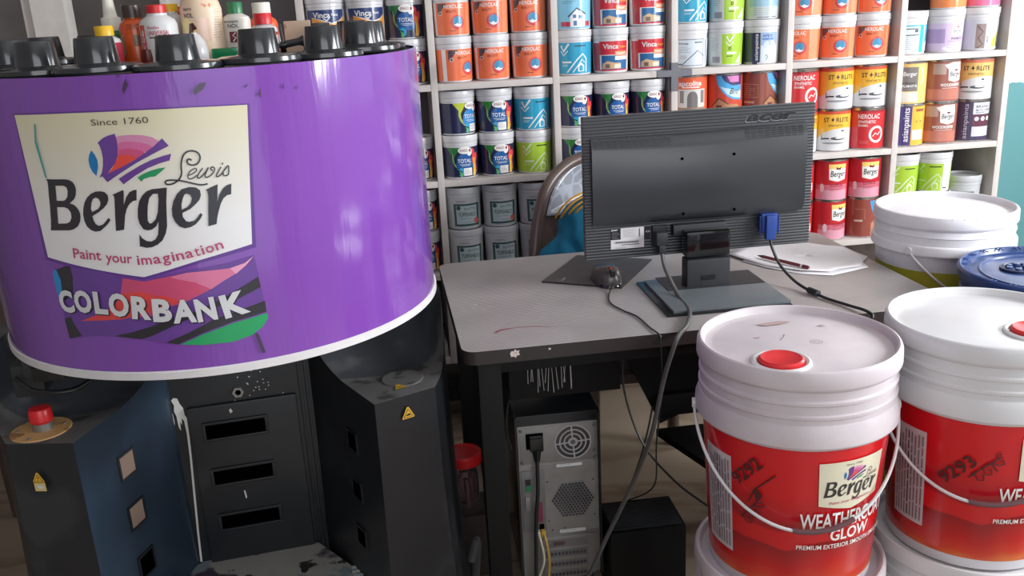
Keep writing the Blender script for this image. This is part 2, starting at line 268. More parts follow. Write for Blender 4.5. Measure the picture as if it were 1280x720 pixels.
# ---------------------------------------------------------------- the room
wall_m = stained('white_wall_plaster', (214, 212, 208), [((190, 186, 180), 3, 0.6)], 0.8, width=0.2, bump=0.2)
grey_wall = stained('grey_wall_paint', (138, 132, 130), [((120, 114, 112), 2.5, 0.58)], 0.8, width=0.2, bump=0.1)
def teal_wall():
    m = mat('white_and_turquoise_wall', (224, 226, 226), 0.7, vary=0.05, scale=4, bump=0.2); nt = m.node_tree; b = nt.nodes['Principled BSDF']
    tc = [n for n in nt.nodes if n.type == 'TEX_COORD'][0]; src = b.inputs['Base Color'].links[0].from_socket
    sp = nt.nodes.new('ShaderNodeSeparateXYZ'); nt.links.new(tc.outputs['Object'], sp.inputs[0])
    n = nt.nodes.new('ShaderNodeTexNoise'); n.inputs['Scale'].default_value = 9; n.inputs['Detail'].default_value = 6; nt.links.new(tc.outputs['Object'], n.inputs['Vector'])
    a = nt.nodes.new('ShaderNodeMath'); a.operation = 'MULTIPLY_ADD'; a.inputs[1].default_value = 0.10; a.inputs[2].default_value = -0.05; nt.links.new(n.outputs['Fac'], a.inputs[0])
    d = nt.nodes.new('ShaderNodeMath'); d.operation = 'ADD'; nt.links.new(sp.outputs['Z'], d.inputs[0]); nt.links.new(a.outputs[0], d.inputs[1])
    r = nt.nodes.new('ShaderNodeMapRange'); r.inputs[1].default_value = 0.952; r.inputs[2].default_value = 0.958; nt.links.new(d.outputs[0], r.inputs[0])
    mx = nt.nodes.new('ShaderNodeMix'); mx.data_type = 'RGBA'; mx.inputs[6].default_value = lin((92, 146, 150))+(1,)
    nt.links.new(r.outputs[0], mx.inputs[0]); nt.links.new(src, mx.inputs[7]); nt.links.new(mx.outputs[2], b.inputs['Base Color']); return m
tealw = teal_wall()
def floor_mat():
    m = mat('beige_marble_tiles', (158, 142, 124), 0.32, vary=0.1, scale=3); nt = m.node_tree; b = nt.nodes['Principled BSDF']
    tc = [n for n in nt.nodes if n.type == 'TEX_COORD'][0]; src = b.inputs['Base Color'].links[0].from_socket
    mp = nt.nodes.new('ShaderNodeMapping'); mp.inputs['Rotation'].default_value = (0, 0, 0.5); mp.inputs['Scale'].default_value = (1, 3.2, 1)
    n = nt.nodes.new('ShaderNodeTexNoise'); n.inputs['Scale'].default_value = 1.3; n.inputs['Detail'].default_value = 6; n.inputs['Distortion'].default_value = 0.7
    nt.links.new(tc.outputs['Object'], mp.inputs[0]); nt.links.new(mp.outputs[0], n.inputs['Vector'])
    r = nt.nodes.new('ShaderNodeValToRGB'); e = r.color_ramp.elements; e[0].position = 0.44; e[0].color = (0, 0, 0, 1); e[1].position = 0.5; e[1].color = (1, 1, 1, 1)
    k = r.color_ramp.elements.new(0.56); k.color = (0, 0, 0, 1)
    nt.links.new(n.outputs['Fac'], r.inputs[0]); mx = nt.nodes.new('ShaderNodeMix'); mx.data_type = 'RGBA'; mx.inputs[7].default_value = lin((128, 108, 90))+(1,)
    nt.links.new(r.outputs[0], mx.inputs[0]); nt.links.new(src, mx.inputs[6]); nt.links.new(mx.outputs[2], b.inputs['Base Color']); return m
XL, XR, YB, YF, HC = -1.75, 2.75, 3.08, -1.8, 2.85
def wall(name, boxes, m):
    b = MB()
    for q in boxes: b.box(*q, m)
    return struct(b.build(name))
wall('floor', [(XL-.1, XR+.1, YF-.1, YB+.1, -0.1, 0)], floor_mat())
wall('ceiling', [(XL-.1, XR+.1, YF-.1, YB+.1, HC, HC+.1)], wall_m)
wall('wall_back', [(XL-.1, 1.86, YB, YB+.1, 0, HC)], grey_wall)
wall('wall_back_end', [(1.86, XR+.1, YB, YB+.1, 0, HC)], tealw)
wall('wall_left', [(XL-.1, XL, YF, YB, 0, HC)], grey_wall)
wy0, wy1, wz0, wz1 = 0.30, 2.15, 0.9, 2.35
wall('wall_right', [(XR, XR+.12, YF, wy0, 0, HC), (XR, XR+.12, wy1, 2.34, 0, HC), (XR, XR+.12, 2.90, YB, 0, HC), (XR, XR+.12, 2.34, 2.90, 0, 1.05), (XR, XR+.12, 2.34, 2.90, wz1, HC), (XR, XR+.12, wy0, wy1, 0, wz0), (XR, XR+.12, wy0, wy1, wz1, HC)], wall_m)
dx0, dx1, dz1 = -0.6, 2.1, 2.6
wall('wall_front', [(XL, dx0, YF-.1, YF, 0, HC), (dx1, XR, YF-.1, YF, 0, HC), (dx0, dx1, YF-.1, YF, dz1, HC)], wall_m)
b = MB(); fm = mat('window_frame_paint', (220, 220, 218), 0.4)
for y0, y1, z0, z1 in ((wy0, wy0+.04, wz0, wz1), (wy1-.04, wy1, wz0, wz1), (wy0, wy1, wz0, wz0+.04), (wy0, wy1, wz1-.04, wz1), (1.28, 1.32, wz0, wz1)):
    b.box(XR+.03, XR+.08, y0, y1, z0, z1, fm, 0.004)
struct(b.build('window_1'))
b = MB()
for y0, y1, z0, z1 in ((2.34, 2.38, 1.05, wz1), (2.86, 2.90, 1.05, wz1), (2.34, 2.90, 1.05, 1.09), (2.34, 2.90, wz1-.04, wz1)): b.box(XR+.03, XR+.08, y0, y1, z0, z1, fm, 0.004)
struct(b.build('added_light_opening'))  # unseen opening, put in to go with the added back light

# ---------------------------------------------------------------- shelf unit
U = [0.1253+0.34946*i for i in range(-2, 6)]      # board centre lines, left to right
LV = [1.119, 0.843, 0.5625, 0.2915]                # board tops, upper to lowest
SY = 2.65; SD = 0.30; BT = 0.018
sh = thing('shelf_unit', 'tall grey-white wooden paint shelf of open square bays along the back wall', 'shelf', (0, SY, 0))
for i, u in enumerate(U):
    b = MB(); z0 = 0.0 if i in (0, 1, 3, 5, 7) else LV[3]-BT
    b.box(u-.0095, u+.0095, 0, SD, z0, 1.75, board, 0.0015); b.build('post', sh)
for k, z in enumerate([1.41]+LV):
    for i in range(2 if k < 2 else 0, len(U)-1):
        if k == 0 and i < 2: continue
        b = MB(); b.box(U[i]+.0096, U[i+1]-.0096, 0.001, SD, z-BT, z, board, 0.001); b.build('shelf_board', sh)
b = MB(); b.box(U[0]-.02, U[-1]+.01, SD, SD+.012, LV[3]-BT, 1.75, backm); b.build('back_panel', sh)
b = MB(); b.box(-.905, -.822, -0.012, 0.06, 0, 1.75, mat('cream_upright', (206, 200, 194), 0.55, bump=0.1)); b.box(-.93, -.905, 0.0, 0.30, 0, 1.75, board); b.build('end_upright', sh)
b = MB(); b.box(U[0]+.0096, U[2]-.0096, 0.001, SD, LV[0]-BT, LV[0], board); b.build('shelf_board', sh)
b = MB(); b.box(U[2]+.0096, U[2]-.0096+.3495, 0.003, SD, 0.42, 0.427, board); b.build('shelf_ledge', sh)
tape = mat('grey_tape', (104, 104, 112), 0.45)
b = MB(); uC = U[4]; b.box(uC-.0102, uC+.0102, -.0012, .02, 1.058, 1.14, tape); b.box(uC-.052, uC-.0103, -.0012, .02, 1.1005, 1.1195, tape); b.box(uC+.0103, uC+.052, -.0012, .02, 1.1005, 1.1195, tape); o = b.build('tape_strip', sh); o['label'] = 'dark grey tape cross over the joint'

# ---------------------------------------------------------------- small logos from the big drawn one
def lg(keys, m, x, z, wd, cx=-43, cz=1211, flip=False):
    s = wd/343.0; out = []
    for k in keys: out.append(('p', m, [[(x+(a-cx)*s, z+(c-cz)*s) for a, c in lp] for lp in DR[k]]))
    return out
PURP = ink((82, 44, 118)); CREAM = ink((222, 216, 190)); BLU = ink((0, 108, 170)); GRN = ink((20, 140, 84)); DPK = ink((176, 52, 92)); REDK = ink((190, 40, 52))
def berger(x, z, wd, detail=1, panel=CREAM):
    it = lg(['panel'], panel, x, z, wd)
    it += lg(['p4'], ink((214, 140, 178)), x, z, wd)+lg(['p3'], ink((204, 92, 150)), x, z, wd)+lg(['p2'], ink((196, 60, 110)), x, z, wd)+lg(['p1'], ink((222, 60, 54)), x, z, wd)
    it += lg(['pur1', 'pur2', 'pur3'], PURP, x, z, wd)+lg(['blue'], BLU, x, z, wd)+lg(['green'], GRN, x, z, wd)
    it += lg(['B', 'e', 'r', 'g', 'e2', 'r2'], K, x, z, wd)
    if detail:
        s = wd/343.0
        for pts, lw in DR['Lewis']: it.append(Ln(K, [(x+(a+43)*s, z+(c-1211)*s) for a, c in pts], lw*1.3*s))
    return it

# ---------------------------------------------------------------- paint pails and tins on the shelves
PR0, PR1, PH = 0.0495, 0.0525, 0.126
def bars(m, x, z, wd, n, gap=3.2, h=1.1):
    random.seed(int(x*7+z*3+n)); return [Rc(m, x, z-i*gap, x+wd*random.uniform(.6, 1), z-i*gap+h) for i in range(n)]
def sleeve(c, half=163, z0=6, z1=98): return [Rc(c, -half, z0, half, z1)]
def art_nerolac(shift=0):
    o = ink((236, 112, 66)); o2 = ink((240, 140, 98)); s = shift
    it = sleeve(o)+[Rc(W, -66+s, 6, -52+s, 98), Rc(o2, 46+s, 6, 80+s, 98), P(ink((70, 62, 72)), [(-44+s, 96), (-16+s, 96), (-30+s, 78), (-38+s, 68), (-44+s, 66)])]
    it += [El(W, -35+s, 68, 5.5, 5.5), El(ink((90, 70, 70)), -35+s, 68, 4, 4), T(W, 'NEROLAC', -22+s, 82, 11, 56, bold=.03), T(ink((150, 50, 34)), 'BEAUTY', -16+s, 70, 7, 30, bold=.03)]
    it += [El(ink((206, 62, 62)), 17+s, 42, 21, 21, n=28), El(ink((60, 138, 180)), 17+s, 44, 15, 15, n=24), P(W, [(3+s, 38), (9+s, 32), (17+s, 29), (25+s, 32), (30+s, 38), (23+s, 35), (15+s, 40), (9+s, 36)])]
    return it+bars(ink((140, 60, 44)), -8+s, 17, 26, 1, h=2.2)
def art_total(shift=0, sticker=True, var=0):
    s = shift; nv = ink((26, 32, 66)); it = sleeve(nv)
    lg_ = ink((38, 120, 50)) if var == 0 else ink((186, 200, 40))
    it += [P(lg_, [(-52+s, 98), (-12+s, 98), (-20+s, 80), (-28+s, 66), (-26+s, 50), (-16+s, 38), (-8+s, 26), (-18+s, 30), (-30+s, 44), (-35+s, 60), (-34+s, 76), (-44+s, 88)]),
           P(ink((168, 190, 120)), [(-34+s, 84), (-30+s, 70), (-30+s, 52), (-18+s, 34), (-26+s, 40), (-33+s, 54), (-33+s, 70)])]
    bl = ink((24, 82, 150)) if var == 0 else ink((42, 130, 200))
    it += [El(bl, 4+s, 54, 25, 25, n=18), El(bl, -8+s, 44, 15, 14), El(bl, 16+s, 42, 16, 16)]
    fl = ink((232, 62, 64)); fo = ink((246, 150, 50)); fy = ink((250, 206, 90))
    it += [P(fl, [(28+s, 96), (38+s, 88), (40+s, 76), (50+s, 80), (52+s, 66), (46+s, 50), (48+s, 30), (40+s, 12), (34+s, 40), (28+s, 60), (32+s, 78)]), P(fo, [(33+s, 66), (44+s, 62), (42+s, 44), (48+s, 22), (42+s, 8), (30+s, 10), (36+s, 30), (32+s, 50)]), P(fy, [(34+s, 44), (40+s, 46), (38+s, 28), (44+s, 10), (34+s, 8), (33+s, 24)])]
    it += [P(ink((40, 160, 200)), [(-18+s, 30), (-6+s, 36), (4+s, 28), (2+s, 14), (-8+s, 8), (-16+s, 12), (-6+s, 16), (-4+s, 24)]), P(ink((90, 180, 90)), [(-14+s, 26), (-6+s, 20), (-2+s, 10), (-10+s, 6)])]
    it += [El(W, 6+s, 89, 21, 11, n=20), El(W, 20+s, 84, 9, 13), T(ink((120, 30, 40)), 'KINGO', -9+s, 85, 8, 24, bold=.03), El(ink((120, 30, 40)), 22+s, 88, 3, 5)]
    it += [T(W, 'TOTAL', -17+s, 51, 12, 42, bold=.025)]+[Rc(W, -12+s, 45, 24+s, 46.2), Rc(W, -6+s, 41, 22+s, 42.2)]
    if sticker: it += [Rc(W, 0+s, 10, 27+s, 34)]+bars(GY, 3+s, 28, 20, 3, 5)
    return it
def house(m, x, z, s):
    return [Ln(m, [(x-34*s, z), (x, z+40*s), (x+16*s, z+54*s), (x+28*s, z+40*s), (x+28*s, z)], 4*s), Ln(m, [(x-16*s, z), (x+14*s, z+38*s), (x+22*s, z+28*s)], 3*s)]
def art_check(c, dark, shift=0, light=W):
    s = shift; it = sleeve(c)+[Ln(light, [(-40+s, 90), (-32+s, 72), (-14+s, 95)], 6), Ln(light, [(-42+s, 74), (-32+s, 60), (-18+s, 74)], 3)]
    it += house(light, 12+s, 10, 1.0)+[P(light, [(12+s, 12), (12+s, 30), (22+s, 38), (32+s, 30), (32+s, 12)]), P(c, [(16+s, 14), (16+s, 27), (22+s, 32), (28+s, 27), (28+s, 14)])]
    return it+[Rc(dark, 2+s, 86, 38+s, 90)]+[Rc(light, -38+s, 38, -8+s, 43)]+bars(light, -38+s, 32, 22, 2, 4)
def art_bluehouse():
    lb = ink((126, 196, 224)); it = sleeve(lb)+[Rc(ink((186, 52, 70)), -50, 6, 50, 26), Rc(ink((110, 182, 214)), -50, 6, 50, 12)]
    it += [P(W, [(-18, 10), (-18, 40), (2, 62), (30, 44), (30, 10)]), Ln(ink((46, 60, 90)), [(-24, 40), (2, 64), (32, 46)], 4), Rc(ink((60, 110, 160)), -10, 36, 0, 46), Rc(ink((60, 110, 160)), 8, 34, 20, 44), Rc(ink((60, 110, 160)), -8, 14, 2, 28)]
    return it+bars(ink((70, 100, 140)), -40, 84, 44, 2, 5)
def art_vinca(red=True, shift=0):
    s = shift; top = ink((204, 38, 48)) if red else ink((36, 52, 104)); it = sleeve(W, z0=6, z1=96)
    if red:
        it += [Rc(ink((190, 60, 66)), -74+s, 8, -46+s, 92), Rc(top, -46+s, 56, 50+s, 96), Rc(ink((34, 96, 150)), -40+s, 12, 48+s, 54), P(ink((206, 170, 130)), [(-38+s, 14), (-36+s, 30), (-20+s, 38), (0+s, 32), (22+s, 30), (22+s, 14)]), Rc(ink((110, 90, 76)), -28+s, 16, -14+s, 28), Rc(ink((236, 220, 200)), 0+s, 16, 20+s, 27)]
        it += [Rc(ink((240, 140, 80)), 2+s, 52, 46+s, 66), Rc(W, 2+s, 40, 46+s, 51), T(W, 'PAINT', 6+s, 55, 8, 34, bold=.04), T(W, 'Vinca', -34+s, 74, 15, 46, bold=.045), T(ink((250, 190, 60)), 'Protect', 14+s, 76, 7, 26, bold=.02), Rc(top, -46+s, 8, 50+s, 12)]
    else:
        it += [Rc(top, -60+s, 8, 64+s, 96), P(ink((232, 150, 52)), [(-40+s, 8), (-40+s, 76), (-10+s, 66), (20+s, 56), (44+s, 62), (64+s, 78), (64+s, 8)]), P(W, [(-40+s, 76), (-10+s, 66), (20+s, 56), (44+s, 62), (64+s, 78), (44+s, 65), (20+s, 59), (-10+s, 69)])]
        it += [T(W, 'Vinca', -34+s, 74, 16, 50, bold=.045), T(W, 'Paint', 20+s, 78, 8, 20), Ln(W, [(-4+s, 72), (6+s, 66), (14+s, 74)], 3)]
    return it
def art_tuff(ball=True):
    g = ink((52, 84, 88)); lt = ink((176, 196, 200)); it = [Rc(g, -40, 12, 46, 84), Rc(lt, -32, 19, 36, 78), T(ink((96, 110, 112)), 'BAXTER', -6, 64, 8, 38, bold=.02), T(ink((34, 48, 54)), 'TUFFSHIELD', -26, 44, 12, 58, bold=.03)]
    it += [El(g, -24, 71, 7, 7), Rc(GY, -24, 57, 8, 58.2), Rc(GY, -20, 36, 20, 37.5), Rc(GY, -6, 24, 28, 25.5)]+bars(ink((120, 124, 126)), -30, 93, 40, 2, 3)
    if ball: it += [El(ink((206, 92, 66)), 34, 28, 9, 10)]
    return it
def art_backlabel():
    o = ink((86, 110, 124)); l = ink((206, 216, 224)); it = [Rc(o, -60, 8, 32, 88), Rc(l, -58, 10, 30, 86), Ln(o, [(-40, 10), (10, 54), (34, 36)], 3), T(K, 'Primer', -48, 72, 7, 30, bold=.03), Rc(K, -52, 12, -40, 15), Rc(o, 0, 76, 26, 80)]
    return it+bars(GY, -50, 64, 40, 4, 5)+bars(GY, -46, 38, 26, 3, 4)+[Rc(l, 44, 8, 90, 88)]
def art_green_half():
    it = sleeve(ink((158, 200, 48)))+[Rc(ink((200, 208, 206)), -80, 6, -12, 98)]+bars(GY, -48, 86, 26, 7, 6)+[Rc(GY, -44, 12, -18, 30), Ln(W, [(2, 90), (10, 74), (26, 94)], 5), Ln(W, [(0, 74), (10, 62), (22, 74)], 3), El(K, 12, 54, 4, 5), El(ink((158, 200, 48)), 12, 54, 2, 3), Rc(W, 2, 37, 34, 43), Rc(K, 2, 30, 22, 32)]
    return it+[P(W, [(30, 10), (52, 40), (52, 10)])]
def art_apex():
    nv = ink((48, 54, 84)); it = [Rc(nv, -70, 6, -6, 96), Rc(ink((150, 178, 220)), -4, 58, 50, 96), Rc(ink((214, 226, 240)), -4, 10, 50, 57), T(ink((50, 80, 150)), 'APEX', 0, 82, 9, 32, bold=.04), Rc(ink((86, 120, 180)), 0, 74, 34, 79), El(ink((200, 214, 236)), 12, 60, 8, 12, -35), El(W, 34, 62, 8, 10, 30), Ln(K, [(12, 12), (18, 22), (14, 30), (10, 24)], 1.6)]
    return it+[T(W, 'asianpaints', -12, 12, 11, 80, rot=90, bold=.02), El(nv, -22, 4, 8, 6)]
def art_apexback():
    return [Rc(ink((150, 190, 210)), -60, 40, 60, 96), Rc(ink((196, 206, 206)), -60, 10, 40, 40), Rc(ink((90, 120, 140)), -30, 60, 34, 74), Rc(GY, -34, 6, 30, 10)]+bars(GY, -46, 34, 70, 4, 6)
def art_cyanback():
    return [Rc(ink((44, 172, 214)), -62, 8, 58, 92), Rc(ink((206, 216, 220)), -60, 8, 14, 88), Rc(W, 30, 10, 36, 90), El(DG, 2, 74, 6, 5), Rc(DG, -50, 79, 8, 82), Rc(DG, -58, 60, 10, 63)]+bars(GY, -54, 54, 58, 7, 6, .8)+[P(W, [(38, 10), (38, 34), (48, 44), (58, 34), (58, 10)])]
def art_walmasta():
    return sleeve(ink((204, 184, 214)), z0=6, z1=92)+[Rc(ink((166, 140, 186)), -80, 30, -14, 74), Rc(W, 6, 54, 46, 84), T(K, 'Berger', 9, 62, 11, 32, bold=.02, shear=.2), P(DPK, [(20, 78), (30, 76), (26, 84)]), T(ink((70, 50, 90)), 'WALMASTA', 4, 40, 9, 42, bold=.02), Rc(ink((120, 90, 140)), -6, 35, 40, 36.2), El(ink((232, 220, 232)), 8, 14, 30, 7)]+bars(GY, -10, 15, 34, 1, h=1.5)
def art_texture():
    return [Rc(ink((196, 198, 206)), -80, 4, 80, 96), Rc(ink((146, 126, 122)), -40, 8, -12, 84), Ln(ink((110, 90, 88)), [(-36, 78), (-20, 60), (-32, 40), (-18, 20), (-34, 10)], 5), P(ink((236, 206, 90)), [(10, 10), (30, 12), (34, 60), (20, 44), (12, 36)]), P(ink((80, 110, 80)), [(34, 40), (40, 70), (42, 10), (32, 16)]), T(DG, 'SILK', -2, 26, 6, 20, rot=90)]
TR, TH = 0.0535, 0.1275
def art_apco():
    return sleeve(ink((226, 90, 48)), 168, 3, 122)+[T(W, 'apcolite', -42, 98, 15, 70, bold=.05), Rc(W, -30, 92, 22, 95), Rc(ink((206, 204, 198)), -44, 28, 42, 88), El(ink((110, 104, 104)), 0, 62, 16, 20, n=20, a0=0, a1=180), Rc(ink((110, 104, 104)), -16, 34, 16, 63), Rc(ink((120, 116, 116)), -38, 48, -26, 84), Rc(ink((120, 116, 116)), 26, 48, 38, 84), Rc(ink((150, 120, 100)), -44, 28, 42, 35)]
def art_brolac(c=(196, 66, 44), s=0):
    return sleeve(ink(c), 168, 3, 122)+[P(ink((70, 160, 220)), [(-24+s, 122), (-18+s, 96), (0+s, 70), (24+s, 54), (60+s, 48), (60+s, 122)]), P(ink((190, 224, 240)), [(-10+s, 90), (10+s, 68), (30+s, 58), (60+s, 54), (60+s, 76), (30+s, 80)]), P(ink((60, 50, 96)), [(-8+s, 122), (4+s, 104), (28+s, 92), (60+s, 94), (60+s, 122)]), P(ink((210, 120, 180)), [(10+s, 120), (20+s, 102), (50+s, 102), (50+s, 120)]), T(K, 'Bro', 18+s, 68, 18, 30, shear=.4, bold=.02),
        P(ink((178, 120, 84)), [(-30+s, 6), (-30+s, 36), (-12+s, 56), (12+s, 40), (50+s, 36), (50+s, 6)]), Ln(ink((90, 50, 40)), [(-34+s, 34), (-12+s, 56), (16+s, 38)], 4), Rc(ink((90, 50, 46)), -20+s, 14, -4+s, 36), Rc(ink((226, 196, 150)), 12+s, 8, 26+s, 30)]
def art_brolac_brown():
    return art_brolac((138, 68, 52), 44)+[Ln(ink((190, 140, 120)), [(-60, 90), (-6, 90), (-6, 52), (-60, 52), (-60, 90)], 1.5), Rc(ink((200, 150, 130)), -50, 34, -16, 41)]+bars(ink((176, 116, 98)), -52, 82, 40, 5, 6, 2)
def art_nsyn():
    return sleeve(ink((204, 40, 46)), 168, 3, 118)+[Rc(ink((160, 30, 36)), -50, 112, 50, 118), T(W, 'NEROLAC', -38, 94, 14, 66, bold=.03), T(W, 'SYNTHETIC', -36, 80, 9, 52, bold=.03), T(W, 'ENAMEL', -36, 70, 7, 30, bold=.02), El(W, 20, 46, 24, 26, n=26), El(ink((204, 40, 46)), 20, 46, 17, 19, n=24), Ln(W, [(8, 40), (16, 50), (24, 44), (32, 54)], 3)]+bars(ink((230, 130, 120)), -30, 24, 30, 2, 5)
def art_star(pale=False):
    y = ink((238, 178, 50)) if not pale else ink((232, 184, 104)); r = ink((206, 76, 46)) if not pale else ink((214, 110, 80)); g = ink((214, 214, 216))
    return sleeve(y, 168, 3, 114)+[Rc(r, -168, 113, 168, 122), P(g, [(-168, 3), (-168, 40), (-50, 40), (-30, 58), (0, 68), (30, 72), (60, 70), (168, 40), (168, 3)]), T(K, 'ST', -30, 90, 14, 17, bold=.03), P(K, [(-9, 97), (-5, 99), (-3, 105), (-1, 99), (3, 97), (-1, 95), (-3, 89), (-5, 95)]), T(K, 'RLITE', 7, 90, 14, 42, bold=.03), T(ink((120, 90, 20)), 'SYNTHETIC', -16, 76, 7, 46, bold=.03),
        Rc(K, -36, 34, -34, 52), Ln(K, [(-36, 38), (-26, 40), (-12, 40)], 4), El(DG, 14, 40, 22, 5), El(W, 20, 42, 14, 3), El(GY, 0, 26, 34, 3), Rc(K, 24, 61, 32, 65)]
def art_luxol():
    return sleeve(ink((190, 30, 40)), 168, 3, 122)+[Rc(ink((220, 150, 170)), -46, 3, 60, 34), Rc(ink((206, 100, 120)), -46, 34, 60, 50), P(ink((240, 206, 110)), [(-6, 114), (52, 114), (50, 90), (-4, 90)]), P(W, [(-5, 100), (51, 100), (49, 66), (22, 60), (-3, 66)]), T(K, 'Berger', 0, 76, 18, 48, bold=.035, shear=.15), P(ink((120, 30, 60)), [(16, 98), (30, 96), (34, 106), (24, 102), (18, 106)]), T(ink((130, 24, 40)), 'LUXOL', 2, 44, 11, 40, bold=.03), El(ink((238, 206, 214)), -24, 40, 7, 14, n=8)]+bars(ink((150, 60, 80)), 0, 36, 40, 2, 4)
def art_wood():
    return sleeve(ink((150, 84, 70)), 168, 3, 122)+[Rc(ink((186, 112, 96)), -60, 8, 60, 40), Rc(ink((176, 150, 142)), -46, 84, -8, 116), P(ink((226, 222, 216)), [(-14, 112), (10, 120), (44, 120), (48, 96), (0, 96)]), P(W, [(-2, 102), (48, 102), (46, 66), (22, 60), (0, 66)]), T(K, 'Berger', 3, 78, 15, 42, bold=.03, shear=.15), El(ink((110, 40, 60)), 24, 96, 6, 3), T(W, 'WOODKEEPER', -22, 48, 9, 66, bold=.05), Rc(ink((226, 190, 180)), -16, 42, 40, 44)]
def art_silver_house():
    return sleeve(ink((240, 196, 110)), 168, 3, 122)+[Rc(ink((118, 110, 106)), -56, 40, 10, 112), Rc(ink((90, 84, 82)), -40, 50, 2, 68), T(W, 'Berger', -34, 86, 13, 40, bold=.03, shear=.1), T(W, 'WALMASTA', -46, 52, 8, 54, bold=.03), Rc(ink((226, 220, 206)), -56, 8, 12, 38), Ln(W, [(20, 110), (30, 80), (20, 60)], 4)]
def art_asian_yellow():
    return sleeve(ink((246, 176, 60)), 168, 3, 122)+[Rc(ink((66, 48, 112)), -70, 3, -4, 122), T(W, 'asianpaints', -12, 14, 18, 104, rot=90, bold=.025), Rc(ink((226, 222, 226)), 0, 20, 40, 50), Rc(ink((150, 80, 50)), 8, 106, 40, 114), El(K, 12, 76, 2, 2), El(K, 26, 76, 2, 2)]
def art_asian_dark():
    return sleeve(ink((58, 50, 78)), 168, 3, 122)+[T(ink((190, 184, 200)), 'asianpaints', -22, 8, 14, 108, rot=90, bold=.02), Rc(ink((214, 214, 222)), -8, 84, 58, 120), T(ink((80, 80, 100)), 'BRAND', 0, 104, 8, 44, bold=.04), T(ink((80, 80, 100)), 'METAL PRIMER', 0, 94, 6, 52, bold=.02), T(ink((80, 80, 100)), 'SERIES', 0, 87, 5, 34), Rc(ink((90, 44, 62)), -8, 46, 58, 82), El(ink((200, 196, 206)), 4, 70, 7, 7), El(W, 24, 70, 7, 7), El(W, 44, 70, 7, 7), Rc(ink((210, 208, 226)), -8, 16, 52, 46)]
def art_redblue():
    return sleeve(ink((142, 62, 52)), 168, 3, 122)+[P(ink((60, 150, 206)), [(6, 118), (44, 118), (44, 104), (26, 66), (14, 90)]), Ln(ink((176, 110, 96)), [(-40, 92), (-8, 92), (-8, 60)], 1.5), Rc(ink((206, 180, 170)), -40, 52, -14, 58), P(ink((186, 130, 100)), [(14, 8), (14, 46), (30, 58), (46, 44), (46, 8)])]

def make_pail(art, lidc=white_pl, body=white_pl, name='paint_pail', step=4):
    t = thing(name, '', 'paint pail')
    b = MB(); b.lathe([(0, 0), (PR0-.003, 0), (PR0, .003), (PR1-.0005, .0965), (PR1+.0005, .0975), (PR1+.0005, .106), (0.050, .107)], body, seg=44); b.build('body', t)
    b = MB(); b.lathe([(PR1-.001, .1065), (PR1+.0015, .107), (PR1+.002, .109), (PR1+.002, .123), (PR1+.001, .126), (PR1-.002, .126), (PR1-.004, .121), (0, .121)], lidc, seg=44); b.build('lid', t)
    b = MB(); cm = cylmap(PR0+.0005, 0, PR1+.0005, .104); art_mesh(b, art, lambda s, z, off: cm(s*.96, 5+(z-6)*.945 if z > 6 else z*.9, off), step, .00005); b.build('label', t, autos=3)
    return t
def make_tin(art, step=4):
    t = thing('paint_tin', '', 'paint tin')
    b = MB(); b.lathe([(0, 0), (TR-.001, 0), (TR+.001, .001), (TR+.001, .003), (TR, .004), (TR, .123), (TR+.001, .1245), (TR+.001, .127), (TR-.0015, .1275), (TR-.003, .1235), (TR-.009, .1235)], tin_met, seg=44); b.build('body', t)
    b = MB(); b.lathe([(TR-.009, .1235), (TR-.010, .1262), (TR-.013, .1262), (TR-.015, .1225), (0, .1225)], tin_met, seg=44); b.build('lid', t)
    b = MB(); art_mesh(b, art, cylmap(TR+.0004), step, .00006); b.build('label', t, autos=3)
    return t
cyan = ink((34, 152, 190)); lime = ink((160, 196, 50))
